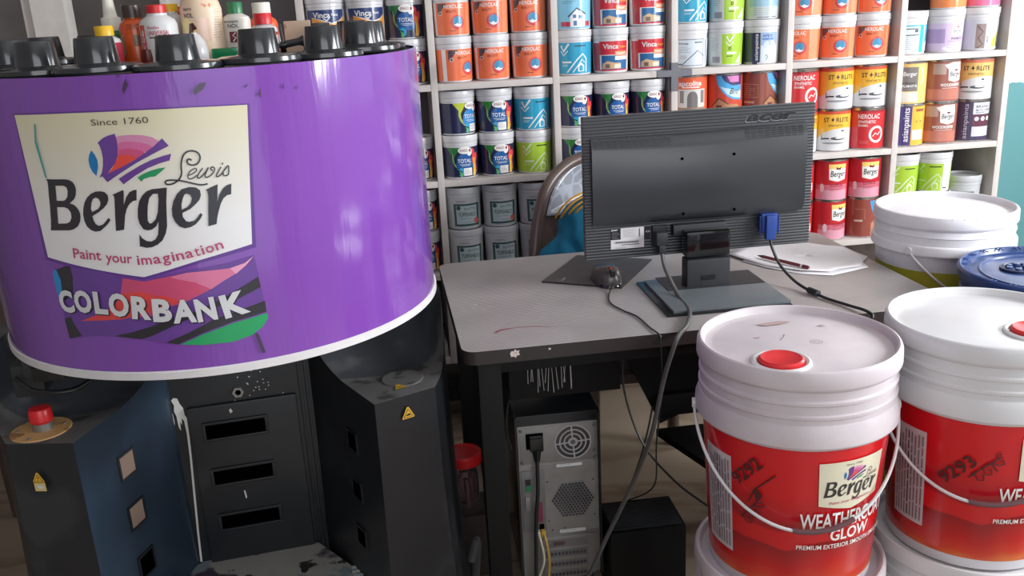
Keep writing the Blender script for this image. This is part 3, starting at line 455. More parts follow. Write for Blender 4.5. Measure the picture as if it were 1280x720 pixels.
KIND = {
 'ner':  ('pail', lambda: art_nerolac(), 'orange pail with round blue emblem'),
 'ner2': ('pail', lambda: art_nerolac(24), 'orange pail with white seam and blue emblem'),
 'tot':  ('pail', lambda: art_total(0), 'dark blue pail with flame print'),
 'tot2': ('pail', lambda: art_total(30, True, 1), 'dark blue pail with yellow swirl'),
 'tot3': ('pail', lambda: art_total(0, False), 'dark blue flame pail without sticker'),
 'chk':  ('pail', lambda: art_check(cyan, ink((20, 60, 90))), 'cyan pail with white tick'),
 'lime': ('pail', lambda: art_check(lime, ink((60, 80, 30)), 0, ink((216, 228, 190))), 'lime green pail with house outline'),
 'lime2': ('pail', lambda: art_check(lime, ink((60, 80, 30)), -18, ink((200, 220, 170)))+[Rc(W, 26, 6, 60, 98), Rc(K, 30, 14, 44, 18)]+bars(GY, 30, 80, 20, 4, 5), 'lime green pail with white side'),
 'bh':   ('pail', art_bluehouse, 'light blue pail with white house'),
 'vr':   ('pail', lambda: art_vinca(True), 'red and white pail with house'),
 'vn':   ('pail', lambda: art_vinca(False), 'navy and orange pail'),
 'tuff': ('pail', lambda: art_tuff(True), 'grey pail, orange ball on label'),
 'tuff2': ('pail', lambda: art_tuff(False), 'grey pail with dark green panel'),
 'bk':   ('pail', art_backlabel, 'white pail with outlined back label'),
 'gh':   ('pail', art_green_half, 'half grey, half green pail'),
 'apx':  ('pail', art_apex, 'navy and pale blue pail'),
 'apb':  ('pail', art_apexback, 'pale blue and white pail'),
 'cyb':  ('pail', art_cyanback, 'white pail with cyan stripe'),
 'wal':  ('pail', art_walmasta, 'lilac pail with white tag'),
 'tex':  ('pail', art_texture, 'pale grey pail with yellow patch'),
 'or':   ('pail', lambda: sleeve(ink((236, 134, 70)))+[Rc(W, -30, 30, 30, 80)], 'orange and white pail'),
 'pk':   ('pail', lambda: sleeve(ink((226, 110, 150)))+[Rc(W, -30, 30, 30, 80)], 'pink and white pail'),
 'gry':  ('pail', lambda: [Rc(ink((92, 112, 116)), -60, 10, 8, 82), Rc(ink((150, 166, 170)), -52, 18, 0, 74)], 'low pale grey pail'),
 'apc':  ('tin', art_apco, 'orange tin with arched doorway'),
 'bro':  ('tin', art_brolac, 'red tin with blue swoosh'),
 'brb':  ('tin', art_brolac_brown, 'brown tin with blue corner'),
 'nsy':  ('tin', art_nsyn, 'red tin with white ring'),
 'str':  ('tin', lambda: art_star(False), 'yellow and white tin'),
 'stp':  ('tin', lambda: art_star(True), 'pale yellow washed-out tin'),
 'lux':  ('tin', art_luxol, 'red and pink tin'),
 'wod':  ('tin', art_wood, 'brown tin with white tag'),
 'sil':  ('tin', art_silver_house, 'yellow tin with grey picture'),
 'asy':  ('tin', art_asian_yellow, 'purple and yellow tin'),
 'asd':  ('tin', art_asian_dark, 'dark purple tin'),
 'rbl':  ('tin', art_redblue, 'brown red tin with blue corner'),
}
# (bay, row, column, layer, kind, turn in degrees);  bay 0 is the one beside the drum
R_ = 0
PL = []
for c in range(3):
    for l in range(2):
        PL.append((1, 0, c, l, 'ner2' if (c == 0 and l == 0) else 'ner', [(0, -2), (-2, -12), (-8, -10)][c][l]))
        PL.append((4, 0, c, l, 'ner', [(-48, -40), (-30, -34), (-24, -22)][c][l]))
PL += [(2, 0, 0, 0, 'chk', -10), (2, 0, 0, 1, 'bh', 0), (2, 0, 1, 0, 'vr', 0), (2, 0, 1, 1, 'vr', 6), (2, 0, 2, 0, 'vr', 4), (2, 0, 2, 1, 'vr', 12)]
PL += [(3, 0, 0, 0, 'bk', 0), (3, 0, 0, 1, 'chk', 6), (3, 0, 1, 0, 'gh', -16), (3, 0, 1, 1, 'gh', -14), (3, 0, 2, 0, 'apx', -18), (3, 0, 2, 1, 'apb', 0)]
PL += [(5, 0, 0, 0, 'cyb', -4), (5, 0, 1, 0, 'wal', -14), (5, 0, 1, 1, 'or', 0), (5, 0, 2, 0, 'tex', 0), (5, 0, 2, 1, 'pk', 0)]
PL += [(0, 0, 0, 0, 'tot', 0), (0, 0, 1, 0, 'tot', 3), (0, 0, 0, 1, 'vn', 0), (0, 0, 1, 1, 'vn', 3), (0, 0, 2, 0, 'tot3', 6), (0, 0, 2, 1, 'tot3', -4)]
PL += [(1, 1, 0, 0, 'tot', 4), (1, 1, 0, 1, 'tot2', 4), (1, 1, 1, 0, 'tot', 2), (1, 1, 1, 1, 'tot', 2), (1, 1, 2, 0, 'lime', 0), (1, 1, 2, 1, 'chk', 2)]
PL += [(2, 1, 0, 0, 'tot', 2), (2, 1, 0, 1, 'tot', 0), (2, 1, 1, 0, 'tot', 0), (2, 1, 1, 1, 'tot', 5), (2, 1, 2, 0, 'tot', 0), (2, 1, 2, 1, 'tot', 2)]
PL += [(3, 1, 0, 0, 'apc', 0), (3, 1, 0, 1, 'apc', -6), (3, 1, 1, 0, 'bro', 0), (3, 1, 1, 1, 'bro', -22), (3, 1, 2, 0, 'brb', 0), (3, 1, 2, 1, 'brb', -18)]
PL += [(4, 1, 0, 0, 'str', -4), (4, 1, 0, 1, 'nsy', -4), (4, 1, 1, 0, 'str', -20), (4, 1, 1, 1, 'str', -14), (4, 1, 2, 0, 'nsy', -14), (4, 1, 2, 1, 'str', -16)]
PL += [(5, 1, 0, 0, 'asy', -6), (5, 1, 0, 1, 'sil', -8), (5, 1, 1, 0, 'wod', -24), (5, 1, 1, 1, 'wod', -8), (5, 1, 2, 0, 'asd', -16), (5, 1, 2, 1, 'stp', -34)]
PL += [(0, 1, 2, 0, 'tot', 10), (0, 2, 2, 0, 'tot', 8), (0, 2, 2, 1, 'tot', 10)]
PL += [(1, 2, 0, 0, 'tuff2', 6), (1, 2, 0, 1, 'tuff', 4), (1, 2, 1, 0, 'tuff2', 4), (1, 2, 1, 1, 'tuff', 2), (1, 2, 2, 0, 'tuff2', 4), (1, 2, 2, 1, 'tuff2', 4)]
PL += [(4, 2, 0, 0, 'nsy', -4), (4, 2, 0, 1, 'nsy', -4), (4, 2, 1, 0, 'lux', -8), (4, 2, 1, 1, 'lux', -24), (4, 2, 2, 0, 'rbl', -4), (4, 2, 2, 1, 'lux', -26)]
PL += [(5, 2, 0, 0, 'lime', -4), (5, 2, 0, 1, 'lime', -18), (5, 2, 1, 0, 'lime2', -4), (5, 2, 1, 1, 'lime2', -26), (5, 2, 2, 0, 'gry', 0)]
BAYN = ['bay next to the purple drum', 'first full bay right of drum', 'bay above the chair', 'bay above the monitor', 'bay right of monitor top', 'end bay by turquoise wall']
ROWN = ['top shelf', 'second shelf', 'third shelf']
COLN = ['left', 'middle', 'right']; LAYN = ['lower', 'upper']
proto = {}
grp = {'pail': 'paint pails stacked on the shelves', 'tin': 'paint tins stacked on the shelves'}
random.seed(3)
for bay, row, c, l, kd, turn in PL:
    typ, fn, desc = KIND[kd]; h = (PH if typ == 'pail' else TH)
    u0 = U[bay+1]; x = u0+.0652+.1096*c+random.uniform(-.0003, .0003); y = SY+.066+random.uniform(-.004, .004)
    z = LV[row]+l*h+0.0003
    if bay == 0 and l == 1 and kd == 'vn': y -= 0.004
    if kd in ('cyb',): x -= .012
    lab = '%s, %s %s in the %s, %s' % (desc, LAYN[l], COLN[c], ROWN[row], BAYN[bay])
    if kd == 'gry': z = LV[2]+.0445; x -= .002; y += .004
    short = {0: 'beside the drum', 1: 'right of drum', 2: 'above the chair', 3: 'above the monitor', 4: 'right of monitor', 5: 'in end bay'}[bay]
    lab = '%s, %s %s, %s %s' % (desc, LAYN[l], COLN[c], ROWN[row], short)
    rz = math.radians(turn)
    if kd not in proto:
        t = (make_pail if typ == 'pail' else make_tin)(fn()); proto[kd] = t
        if typ == 'pail' and kd in ('tuff', 'tuff2', 'gry'):
            gm = mat('grey_white_plastic', (188, 190, 194), 0.35)
            for ch in t.children:
                if ch.name.split('.')[0] in ('body', 'lid'): ch.data.materials[0] = gm
        t.location = (x, y, z); t.rotation_euler = (0, 0, rz); t['label'] = lab; t['group'] = grp[typ]
    else: dup(proto[kd], (x, y, z), rz, lab, grp[typ])

b = MB(); b.lathe([(0, 0), (.049, 0), (.051, .002), (.051, .042), (.049, .0435), (0, .0435)], mat('grey_flat_tin', (120, 124, 128), .4), (0, 0, 0), 40); o = b.build('flat_tin', None, (U[6]+.2844-.002, SY+.07, LV[2]+.0003)); tag(o, 'flat grey tin under the low pale grey pail in the end bay', 'tin')
# ---------------------------------------------------------------- colourant dispenser
DX, DY = -0.329, 1.735
body_m = stained('dispenser_grey_blue_plastic', (33, 35, 39), [((46, 48, 51), 5, 0.58), ((200, 200, 198), 70, 0.775)], 0.33, width=0.05)
blue_m = stained('dispenser_blue_side_plastic', (46, 60, 76), [((38, 46, 57), 3, 0.5), ((200, 204, 206), 80, 0.765)], 0.3, width=0.12)
top_m = stained('dusty_dispenser_top', (92, 90, 90), [((58, 57, 58), 26, 0.56), ((170, 168, 166), 55, 0.72)], 0.6, width=0.08)
def film():
    m = mat('purple_vinyl_wrap', (124, 70, 166), 0.13, vary=0.05, scale=3, coat=0.8); nt = m.node_tree; b = nt.nodes['Principled BSDF']
    tc = [n for n in nt.nodes if n.type == 'TEX_COORD'][0]
    mp = nt.nodes.new('ShaderNodeMapping'); mp.inputs['Scale'].default_value = (1, 1, 0.10)
    n = nt.nodes.new('ShaderNodeTexNoise'); n.inputs['Scale'].default_value = 24; n.inputs['Detail'].default_value = 5; n.inputs['Distortion'].default_value = 0.3
    n2 = nt.nodes.new('ShaderNodeTexNoise'); n2.inputs['Scale'].default_value = 3.2; n2.inputs['Detail'].default_value = 1
    nt.links.new(tc.outputs['Object'], mp.inputs[0]); nt.links.new(mp.outputs[0], n.inputs['Vector'])
    mp2 = nt.nodes.new('ShaderNodeMapping'); mp2.inputs['Scale'].default_value = (1, 1, 0.5); nt.links.new(tc.outputs['Object'], mp2.inputs[0]); nt.links.new(mp2.outputs[0], n2.inputs['Vector'])
    mu = nt.nodes.new('ShaderNodeMath'); mu.operation = 'MULTIPLY'; nt.links.new(n.outputs['Fac'], mu.inputs[0]); nt.links.new(n2.outputs['Fac'], mu.inputs[1])
    bp = nt.nodes.new('ShaderNodeBump'); bp.inputs['Strength'].default_value = 0.8; bp.inputs['Distance'].default_value = 0.0042
    nt.links.new(mu.outputs[0], bp.inputs['Height']); nt.links.new(bp.outputs['Normal'], b.inputs['Normal']); nt.links.new(bp.outputs['Normal'], b.inputs['Coat Normal']); return m
wrap_m = film()
YAW = math.radians(7)
disp = thing('colourant_dispenser', 'large colourant dispenser, purple drum on black legs, left of the desk', 'paint dispenser', (DX, DY, 0), YAW)
Minv = Matrix.Rotation(-YAW, 4, 'Z')
RD = 0.383
b = MB()
for side, nm in ((1, 'r'), (-1, 'l')): pass
def gz(u):
    u = max(0, min(1, u)); return 1-math.sqrt(max(0, 1-u*u))
XI = {1: .226, -1: .277}; YI = {1: -.243, -1: -.216}; XO = {1: .342, -1: .390}; YO = {1: -.204, -1: -.178}; XC = {1: .120, -1: .150}
def xin(side, y):
    f = max(0, min(1, (y-YI[side])/(.050-YI[side]))); return XI[side]+(XC[side]-XI[side])*f
def wing(side):
    b = MB(); nt_, nv = 30, 12; verts = []; H0, H1 = .66, .795; flat = []
    for j in range(nt_+1):
        t = j/nt_
        yi = YI[side]+t*(.28-YI[side]); yo = YO[side]+t*(.28-YO[side])
        for k in range(nv+1):
            v = k/nv; u0 = .20-.02*v-(.10*max(0, (v-.75)/.25)); L = .40-.05*v-(.14*max(0, (v-.8)/.2))
            z = H0+(H1-H0)*gz((t-u0)/L) if t < u0+L else H1
            z -= 0.022*math.sin(PI*v)*math.sin(PI*min(1, max(0, (t-.18)/.5)))
            xo = XO[side]+.050*math.sin(PI*min(1, t*1.25))
            x = xin(side, yi)+(xo-xin(side, yi))*v; y = yi+(yo-yi)*v
            verts.append((side*x, y, z))
    N = nv+1; tv = list(verts)
    per = [(j, 0) for j in range(nt_+1)]+[(nt_, k) for k in range(1, nv+1)]+[(j, nv) for j in range(nt_-1, -1, -1)]+[(0, k) for k in range(nv-1, 0, -1)]
    tf = [(j*N+k, (j+1)*N+k, (j+1)*N+k+1, j*N+k+1) for j in range(nt_) for k in range(nv) if j < nt_*.26]
    tf2 = [(j*N+k, (j+1)*N+k, (j+1)*N+k+1, j*N+k+1) for j in range(nt_) for k in range(nv) if j >= nt_*.26]
    cols = []
    for (j, k) in per:
        x, y, z = tv[j*N+k]; col = []
        for q in range(5):
            f = q/4; zz = z*(1-f); e = f*f
            xo = x+side*(.030*e if k == nv else (-.008*e if k == 0 else (.030*k/nv-.008*(1-k/nv))*e)); yo = y-(.030*e if j == 0 else 0)
            verts.append((xo, yo, zz)); col.append(len(verts)-1)
        cols.append((col, j, k))
    in_f = []; ot_f = []
    for i in range(len(cols)):
        a, j, k = cols[i]; c, j2, k2 = cols[(i+1) % len(cols)]
        for q in range(4): (in_f if (k == 0 and k2 == 0) else ot_f).append((a[q], c[q], c[q+1], a[q+1]))
    vs = b.add(verts, [], body_m)
    for fl, m in ((tf, top_m), (tf2, scoop_m), (ot_f, body_m), (in_f, blue_m if side < 0 else body_m)):
        mi = b.mi(m)
        for f in fl:
            try: fc = b.bm.faces.new([vs[k] for k in f]); fc.material_index = mi; fc.smooth = True
            except ValueError: pass
    bmesh.ops.remove_doubles(b.bm, verts=b.bm.verts[:], dist=0.0002)
    return b.build('side_pod', disp, autos=0.7)
scoop_m = stained('lit_mottled_scoop', (70, 72, 78), [((104, 102, 104), 9, .56), ((40, 42, 48), 5, .6)], .3, width=.15)  # paler than the body: light on the scoop put into the colour
pl_ = wing(-1); pl_['label'] = 'left pod with red stop button and blue inner side'
pr_ = wing(1); pr_['label'] = 'right pod with scooped top and warning stickers'
# centre column with louvred door panel
b = MB(); b.box(-.165, .135, .045, .28, 0, .797, body_m, .004); b.box(-.125, .09, .034, .05, .20, .588, body_m, .006); b.box(.098, .104, .038, .05, .2, .70, body_m, .002); b.box(.111, .117, .038, .05, .2, .72, body_m, .002); o = b.build('centre_panel', disp)
inn = mat('slot_dark', (3, 3, 3), 0.9, vary=0, spec=0.0)
for zc, sx in ((.533, 0), (.430, .002), (.326, .003)):
    b = MB(); x0, x1 = -.094+sx, .022+sx
    b.box(x0-.006, x1+.006, .028, .036, zc-.021, zc-.015, body_m, .002); b.box(x0-.006, x1+.006, .028, .036, zc+.015, zc+.021, body_m, .002)
    b.box(x0-.006, x0, .028, .036, zc-.018, zc+.018, body_m, .002); b.box(x1, x1+.006, .028, .036, zc-.018, zc+.018, body_m, .002)
    b.box(x0, x1, .0325, .0345, zc-.015, zc+.015, inn); b.build('vent_slot', disp)
b = MB(); MH = Matrix.Translation((-.022, .0452, .607)) @ Matrix.Rotation(PI/2, 4, 'X')
b.lathe([(.0065, 0), (.0065, .009), (.0115, .009), (.0115, 0)], steel, seg=6, M=MH, smooth=False); b.lathe([(0, .001), (.0065, .001)], inn, seg=12, M=MH); o = b.build('hex_nut', disp); o['label'] = 'steel hexagon nut'
# square openings on the inner faces of the pods
floor_fill_m = stained('brown_floor_fill', (128, 108, 96), [((90, 76, 68), 20, .6)], 0.8)  # brown fill standing in for the floor seen through the openings
def sqm(side, y, z, m, s=.021):
    b = MB(); x = xin(side, y)-.008*((1-z/.66)**2); ang = math.atan2(side*(XC[side]-XI[side]), .050-YI[side])
    R_ = Matrix.Translation((side*x, y, z)) @ Matrix.Rotation(-ang, 4, 'Z')
    xa, xb = sorted((-side*.0035, side*.002)); fr_ = (-s-.004, -s, s, s+.004)
    for q in ((fr_[0], fr_[3], fr_[0], fr_[1]), (fr_[0], fr_[3], fr_[2], fr_[3]), (fr_[0], fr_[1], -s, s), (fr_[2], fr_[3], -s, s)): b.box(xa, xb, q[0], q[1], q[2], q[3], body_m, M=R_)
    xa, xb = sorted((-side*.0018, side*.002)); b.box(xa, xb, -s, s, -s, s, m, M=R_); return b.build('square_opening', disp)
for z, m in ((.555, floor_fill_m), (.452, floor_fill_m), (.345, inn)):
    o = sqm(-1, -.105, z, m)
    if m is floor_fill_m: o['label'] = 'square opening filled with brown for the floor behind'
for z in (.545, .44, .335): sqm(1, -.135, z, inn, .018)
# dark carcass below the drum: turntable housing, motor block
b = MB(); b.lathe([(.0, .797), (.20, .797), (.20, .8045), (0, .8045)], black_pl, seg=56); b.build('turntable_housing', disp)
b = MB(); b.box(-.365, -.255, -.10, .02, .740, .765, black_rough, .006); b.box(-.345, -.235, -.16, -.02, .765, .803, black_rough, .006); b.box(-.385, -.335, -.09, .0, .705, .765, black_rough, .006); b.box(-.33, -.28, -.17, -.12, .758, .785, black_pl, .004); b.tube(smooth_path([(-.375, -.10, .745), (-.33, -.165, .742), (-.27, -.17, .738), (-.23, -.13, .75)]), .0045, black_pl); b.build('motor_block', disp)
# platform for the can
plat = stained('splattered_platform', (156, 154, 148), [((66, 58, 74), 6, .52), ((120, 134, 142), 9, .60), ((44, 40, 40), 22, .60), ((122, 84, 88), 12, .66)], 0.6, width=0.03, bump=0.3)
b = MB(); wpts = [(-.516, 1.718), (-.491, 1.765), (-.415, 1.774), (-.238, 1.786), (-.162, 1.681), (-.131, 1.664), (-.125, 1.56), (-.20, 1.44), (-.47, 1.42), (-.54, 1.58)]
pts = [tuple((Minv @ Vector((x-DX, y-DY, 0)))[:2]) for x, y in wpts]; n = len(pts); vv = [(x, y, .235) for x, y in pts]+[(x, y, .212) for x, y in pts]
b.add(vv, [tuple(range(n)), tuple(range(n, 2*n))[::-1]]+[(i, (i+1) % n, n+(i+1) % n, n+i) for i in range(n)], plat)
for k in range(8): q = Minv @ Vector((-.150+.002*k-DX, 1.672-.014*k-DY, 0)); b.tube([(q.x-.012, q.y, .236), (q.x+.014, q.y-.004, .236)], .005, plat, 8)
b.box(-.14, .10, -.22, .03, 0, .213, black_rough, .006); o = b.build('can_platform', disp); o['label'] = 'paint-splattered grey platform between the legs'
# buttons, discs, stickers
def toW(x, y): # world -> local
    v = Matrix.Rotation(-YAW, 3, 'Z') @ Vector((x-DX, y-DY, 0)); return v.x, v.y
bx, by = toW(-.652, 1.556)
wood = stained('ply_disc', (190, 150, 100), [((140, 100, 62), 30, .62)], 0.6)
b = MB(); b.lathe([(0, .656), (.049, .656), (.050, .658), (.050, .661), (.049, .662), (0, .662)], wood, (bx, by, 0)); o = b.build('button_plate', disp); o['label'] = 'round wood-coloured plate'
b = MB(); b.lathe([(0, .662), (.0165, .662), (.0165, .674), (.015, .676), (0, .676)], steel, (bx+.004, by, 0), 28); b.build('button_collar', disp)
redp = mat('red_button_plastic', (206, 34, 40), 0.3, vary=0.08)
b = MB(); b.lathe([(0, .676), (.017, .676), (.0195, .680), (.0185, .698), (.0165, .7015), (.0, .7035)], redp, (bx+.004, by, 0), 32); b.build('stop_button', disp)
for dx_, dy_ in ((-.038, .0), (.036, .01), (-.01, -.04), (.0, .042)):
    b = MB(); b.lathe([(0, .662), (.003, .662), (.003, .664), (0, .6645)], steel, (bx+dx_, by+dy_, 0), 10); b.build('screw', disp)
rx, ry_ = toW(-.012, 1.615)
b = MB(); b.lathe([(0, .652), (.040, .652), (.040, .660), (.038, .662), (0, .662)], top_m, (rx-.01, ry_+.015, 0)); b.build('cover_disc', disp)
yel = ink((222, 170, 40)); 
def warn(O, ax, az, nrm, s, par, pict='bolt'):
    b = MB(); it = [P(yel, [(-14*s, -10*s), (-12*s, -12*s), (12*s, -12*s), (14*s, -10*s), (2*s, 13*s), (-2*s, 13*s)]), P(K, [(-11*s, -9.6*s), (11*s, -9.6*s), (0, 10*s)]), P(yel, [(-9*s, -8.4*s), (9*s, -8.4*s), (0, 7.6*s)])]
    if pict == 'bolt': it += [Rc(K, -1*s, -3*s, 1*s, 3.5*s), El(K, 0, -5.5*s, 1.1*s, 1.1*s, n=10)]
    else: it += [P(K, [(-5*s, -6*s), (5*s, -6*s), (5*s, -2.5*s), (0, -1*s), (-5*s, -4*s)])]
    art_mesh(b, it, planemap(O, ax, az, nrm), 0, .0003); o = b.build('warning_sticker', par); o['label'] = 'yellow triangle warning sticker'; return o
fr = (toW(-.636, 1.499)); ang = math.atan2(-.024, .116)-YAW
warn((fr[0]-.012, fr[1]-.0045, .600), (math.cos(ang), math.sin(ang), 0), (0, -.03, .66), (math.sin(ang), -math.cos(ang), 0.02), .75, disp)
b = MB(); art_mesh(b, [Rc(ink((206, 184, 110)), -9, -8, 11, 8), El(ink((200, 200, 210)), 1, 0, 6, 3.5)], planemap((fr[0]-.012, fr[1]-.0055, .583), (math.cos(ang), math.sin(ang), 0), (0, -.03, .66), (math.sin(ang), -math.cos(ang), 0.02)), 0, .0003); b.build('pale_sticker', disp)
fr = (toW(-.022, 1.546)); ang = math.atan2(.053, .108)-YAW
warn((fr[0]+.004, fr[1]-.0035, .628), (math.cos(ang), math.sin(ang), 0), (0, -.03, .66), (math.sin(ang), -math.cos(ang), 0.02), .9, disp, 'hand')
w2 = toW(-.030, 1.588); warn((w2[0], w2[1], .6622), (math.cos(.3), math.sin(.3), 0), (-.3, 1, 0), (0, 0, 1), .8, disp, 'hand')
w3 = toW(-.598, 1.535); b = MB(); art_mesh(b, [P(ink((200, 190, 150)), [(-14, -6), (10, -8), (15, 8), (0, 9)])], planemap((w3[0], w3[1], .6595), (.9, .3, 0), (-.3, .9, 0), (0, 0, 1)), 0, .0003); b.build('torn_sticker', disp)
# spilt white paint running down the centre panel
wp = mat('dried_white_paint', (214, 212, 206), 0.4, vary=0.05)
b = MB(); fp = planemap((0, .0447, 0), (1, 0, 0), (0, 0, 1), (0, -1, 0)); fp2 = planemap((0, .0337, 0), (1, 0, 0), (0, 0, 1), (0, -1, 0))
art_mesh(b, [P(wp, [(-151, 607), (-146, 612), (-139, 610), (-136, 598), (-131, 588), (-130, 572), (-127, 566), (-128, 520), (-130, 480), (-135, 400), (-141, 300), (-144, 236), (-148, 236), (-145, 300), (-139, 400), (-134, 480), (-132, 530), (-133, 560), (-137, 566), (-138, 552), (-141, 560), (-142, 540), (-145, 548), (-146, 572), (-149, 584), (-147, 596)])], fp, 0, .0008); b.build('paint_drip', disp); b = MB()
art_mesh(b, [P(wp, [(-155, 576), (-152, 580), (-151, 560), (-153, 550)])], fp, 0, .0008); b.build('paint_drip', disp); b = MB()
art_mesh(b, [P(wp, [(-44, 574), (-40, 577), (-37, 570), (-42, 566)])], fp2, 0, .0008); b.build('paint_drip', disp); b = MB()
art_mesh(b, [P(wp, [(-39, 390), (-36, 391), (-34, 374), (-37, 371)])], fp2, 0, .0008); b.build('paint_drip', disp); b = MB()
for k in range(26):
    x, z = random.gauss(.012, .02), random.gauss(.62, .02); b.lathe([(0, 0), (.0016, 0), (0, .001)], wp, seg=6, M=Matrix.Translation((x, .0445, z)) @ Matrix.Rotation(PI/2, 4, 'X'))
o = b.build('paint_spatter', disp); o['label'] = 'fine white paint spatter'; o['kind'] = 'stuff'
# the drum
ZB, ZT = .81, 1.262
rimw = mat('drum_rim_white', (214, 210, 212), 0.35, vary=0.05)
b = MB(); b.lathe([(RD-.004, ZB+.006), (RD, ZB+.008), (RD, ZT), (RD-.004, ZT)], wrap_m, seg=128); b.build('drum_wrap', disp, autos=0.9)
b = MB(); b.lathe([(RD-.012, ZB+.002), (RD-.002, ZB-.001), (RD+.0035, ZB), (RD+.0035, ZB+.011), (RD+.0005, ZB+.013)], rimw, seg=128); b.lathe([(.20, ZB-.0005), (RD-.01, ZB+.003)], black_rough, seg=96); b.build('drum_rim', disp)
b = MB(); b.lathe([(RD-.0045, ZB+.006), (RD-.0045, ZT-.004), (.36, ZT-.004), (.0, ZT-.010)], black_rough, seg=96); b.build('turntable_top', disp)
lidm = mat('canister_black', (46, 48, 52), 0.16, vary=0.12, scale=30, coat=0.3)
for k in range(16):
    a = math.radians(5+22.5*k)-YAW; cx, cy = .30*math.cos(a), .30*math.sin(a)
    b = MB(); rf = .0615+(.003 if k % 3 == 0 else 0)
    b.lathe([(0, ZT-.002), (rf, ZT-.002), (rf+.002, ZT+.001), (rf+.001, ZT+.007), (rf-.006, ZT+.009), (.034, ZT+.010), (.0312, ZT+.012), (.0272, ZT+.0455), (.0262, ZT+.0475), (.0248, ZT+.0468), (.023, ZT+.044), (0, ZT+.044)], lidm, (cx, cy, .002 if k % 2 else .0), 40)
    b.build('canister_lid', disp)
# printed panel on the drum: artwork in mm on the cylinder
DW = DR; PUR2 = ink((92, 50, 140), .25)
def dk(k, m): return [('p', m, DW[k])]
cream_top = ink((214, 206, 176), .25); WH = ink((228, 226, 224), .25); Kd = ink((30, 28, 36), .25)
def grad_panel():
    m = mat('drum_panel_print', (222, 218, 208), 0.25, vary=0.03); nt = m.node_tree; bb = nt.nodes['Principled BSDF']
    tc = [n for n in nt.nodes if n.type == 'TEX_COORD'][0]; sp_ = nt.nodes.new('ShaderNodeSeparateXYZ'); nt.links.new(tc.outputs['Object'], sp_.inputs[0])
    r = nt.nodes.new('ShaderNodeMapRange'); r.inputs[1].default_value = 1.215; r.inputs[2].default_value = 1.05; nt.links.new(sp_.outputs['Z'], r.inputs[0])
    mx = nt.nodes.new('ShaderNodeMix'); mx.data_type = 'RGBA'; mx.inputs[6].default_value = lin((212, 204, 172))+(1,); mx.inputs[7].default_value = lin((226, 224, 226))+(1,)
    nt.links.new(r.outputs[0], mx.inputs[0]); nt.links.new(mx.outputs[2], bb.inputs['Base Color']); return m
items = dk('panelborder', ink((84, 40, 132), .25))+dk('cbase', PUR2)+dk('panel', grad_panel())
items += dk('cpink1', ink((196, 62, 104), .25))+dk('cred', ink((214, 58, 56), .25))+dk('cpink2', ink((212, 106, 146), .25))+dk('cpink3', ink((226, 150, 182), .25))
items += dk('cblue', ink((20, 130, 200), .25))+dk('cblk1', Kd)+dk('cblk2', Kd)+dk('cblk3', Kd)+dk('cblk4', Kd)+dk('cgreen', ink((20, 150, 84), .25))
items += dk('p4', ink((206, 132, 170), .25))+dk('p3', ink((204, 96, 150), .25))+dk('p2', ink((200, 70, 116), .25))+dk('p1', ink((222, 62, 52), .25))
items += dk('pur1', PUR2)+dk('pur2', PUR2)+dk('pur3', PUR2)+dk('blue', ink((0, 108, 176), .25))+dk('green', ink((20, 138, 82), .25))
for k in ('B', 'e', 'r', 'g', 'e2', 'r2'): items += dk(k, Kd)
def dens(pts, n=5): return [(v.x, v.y) for v in smooth_path([(a, c, 0) for a, c in pts], n)]
for pts, lw in DW['Lewis']: items.append(Ln(Kd, dens(pts), lw*1.15))
items.append(T(ink((70, 64, 56), .25), 'Since 1760', -88, 1194.5, 9, 80, bold=.005))
pk = ink((178, 56, 104), .25)
items += [T(pk, 'Paint', -156.5, 1003, 15.5, 46, rot=-4, bold=.03), T(pk, 'your', -104, 997.5, 15.5, 40, rot=-5, bold=.03)]
x = -57
for ch, wd, zz, rt in zip('imagination', (3.6, 15, 11, 11, 3.6, 11, 11, 7, 3.6, 11.5, 11), (991.5, 991.3, 991.8, 992.6, 993.6, 994.2, 996, 998, 999.5, 1000.6, 1003.5), (-1, 0, 2, 4, 5, 7, 9, 10, 11, 12, 13)):
    items.append(T(pk, ch, x, zz, 15.5, wd, rot=rt, bold=.03)); x += wd+2.6
sh_ = ink((24, 20, 36), .25); ltr = ink((206, 206, 210), .25)
cb = [('C', -199, 918, 2, 33, 27), ('O', -170, 919.5, 1, 33, 30), ('L', -137, 919, -3, 33, 22), ('O', -113, 916, -4, 34, 31), ('R', -79, 911, -6, 34, 29), ('B', -48, 905, -4, 34, 28), ('A', -19, 900.5, -1, 34, 34), ('N', 16, 898.8, 4, 34, 29), ('K', 55, 899.5, 9, 35, 38)]
for ch, s0, z0, rt, hh, wd in cb: items.append(T(sh_, ch, s0+1.8, z0-1.8, hh, wd, rot=rt, bold=.075))
for ch, s0, z0, rt, hh, wd in cb: items.append(T(ltr, ch, s0, z0, hh, wd, rot=rt, bold=.075))
b = MB(); g = cylmap(RD+.0006)
art_mesh(b, items, lambda s, z, off: (Minv @ g(s, z, off)), 14, .00004); b.build('printed_panel', disp, autos=3)
mk = ink((52, 40, 66), .3)
for lp in DW['marks']+[DW['teal'][0]]:
    b = MB(); art_mesh(b, [('p', ink((60, 150, 150), .3) if lp is DW['teal'][0] else mk, [lp])], lambda s, z, off: (Minv @ g(s, z, off)), 14, .0025); b.build('paint_mark', disp, autos=3)

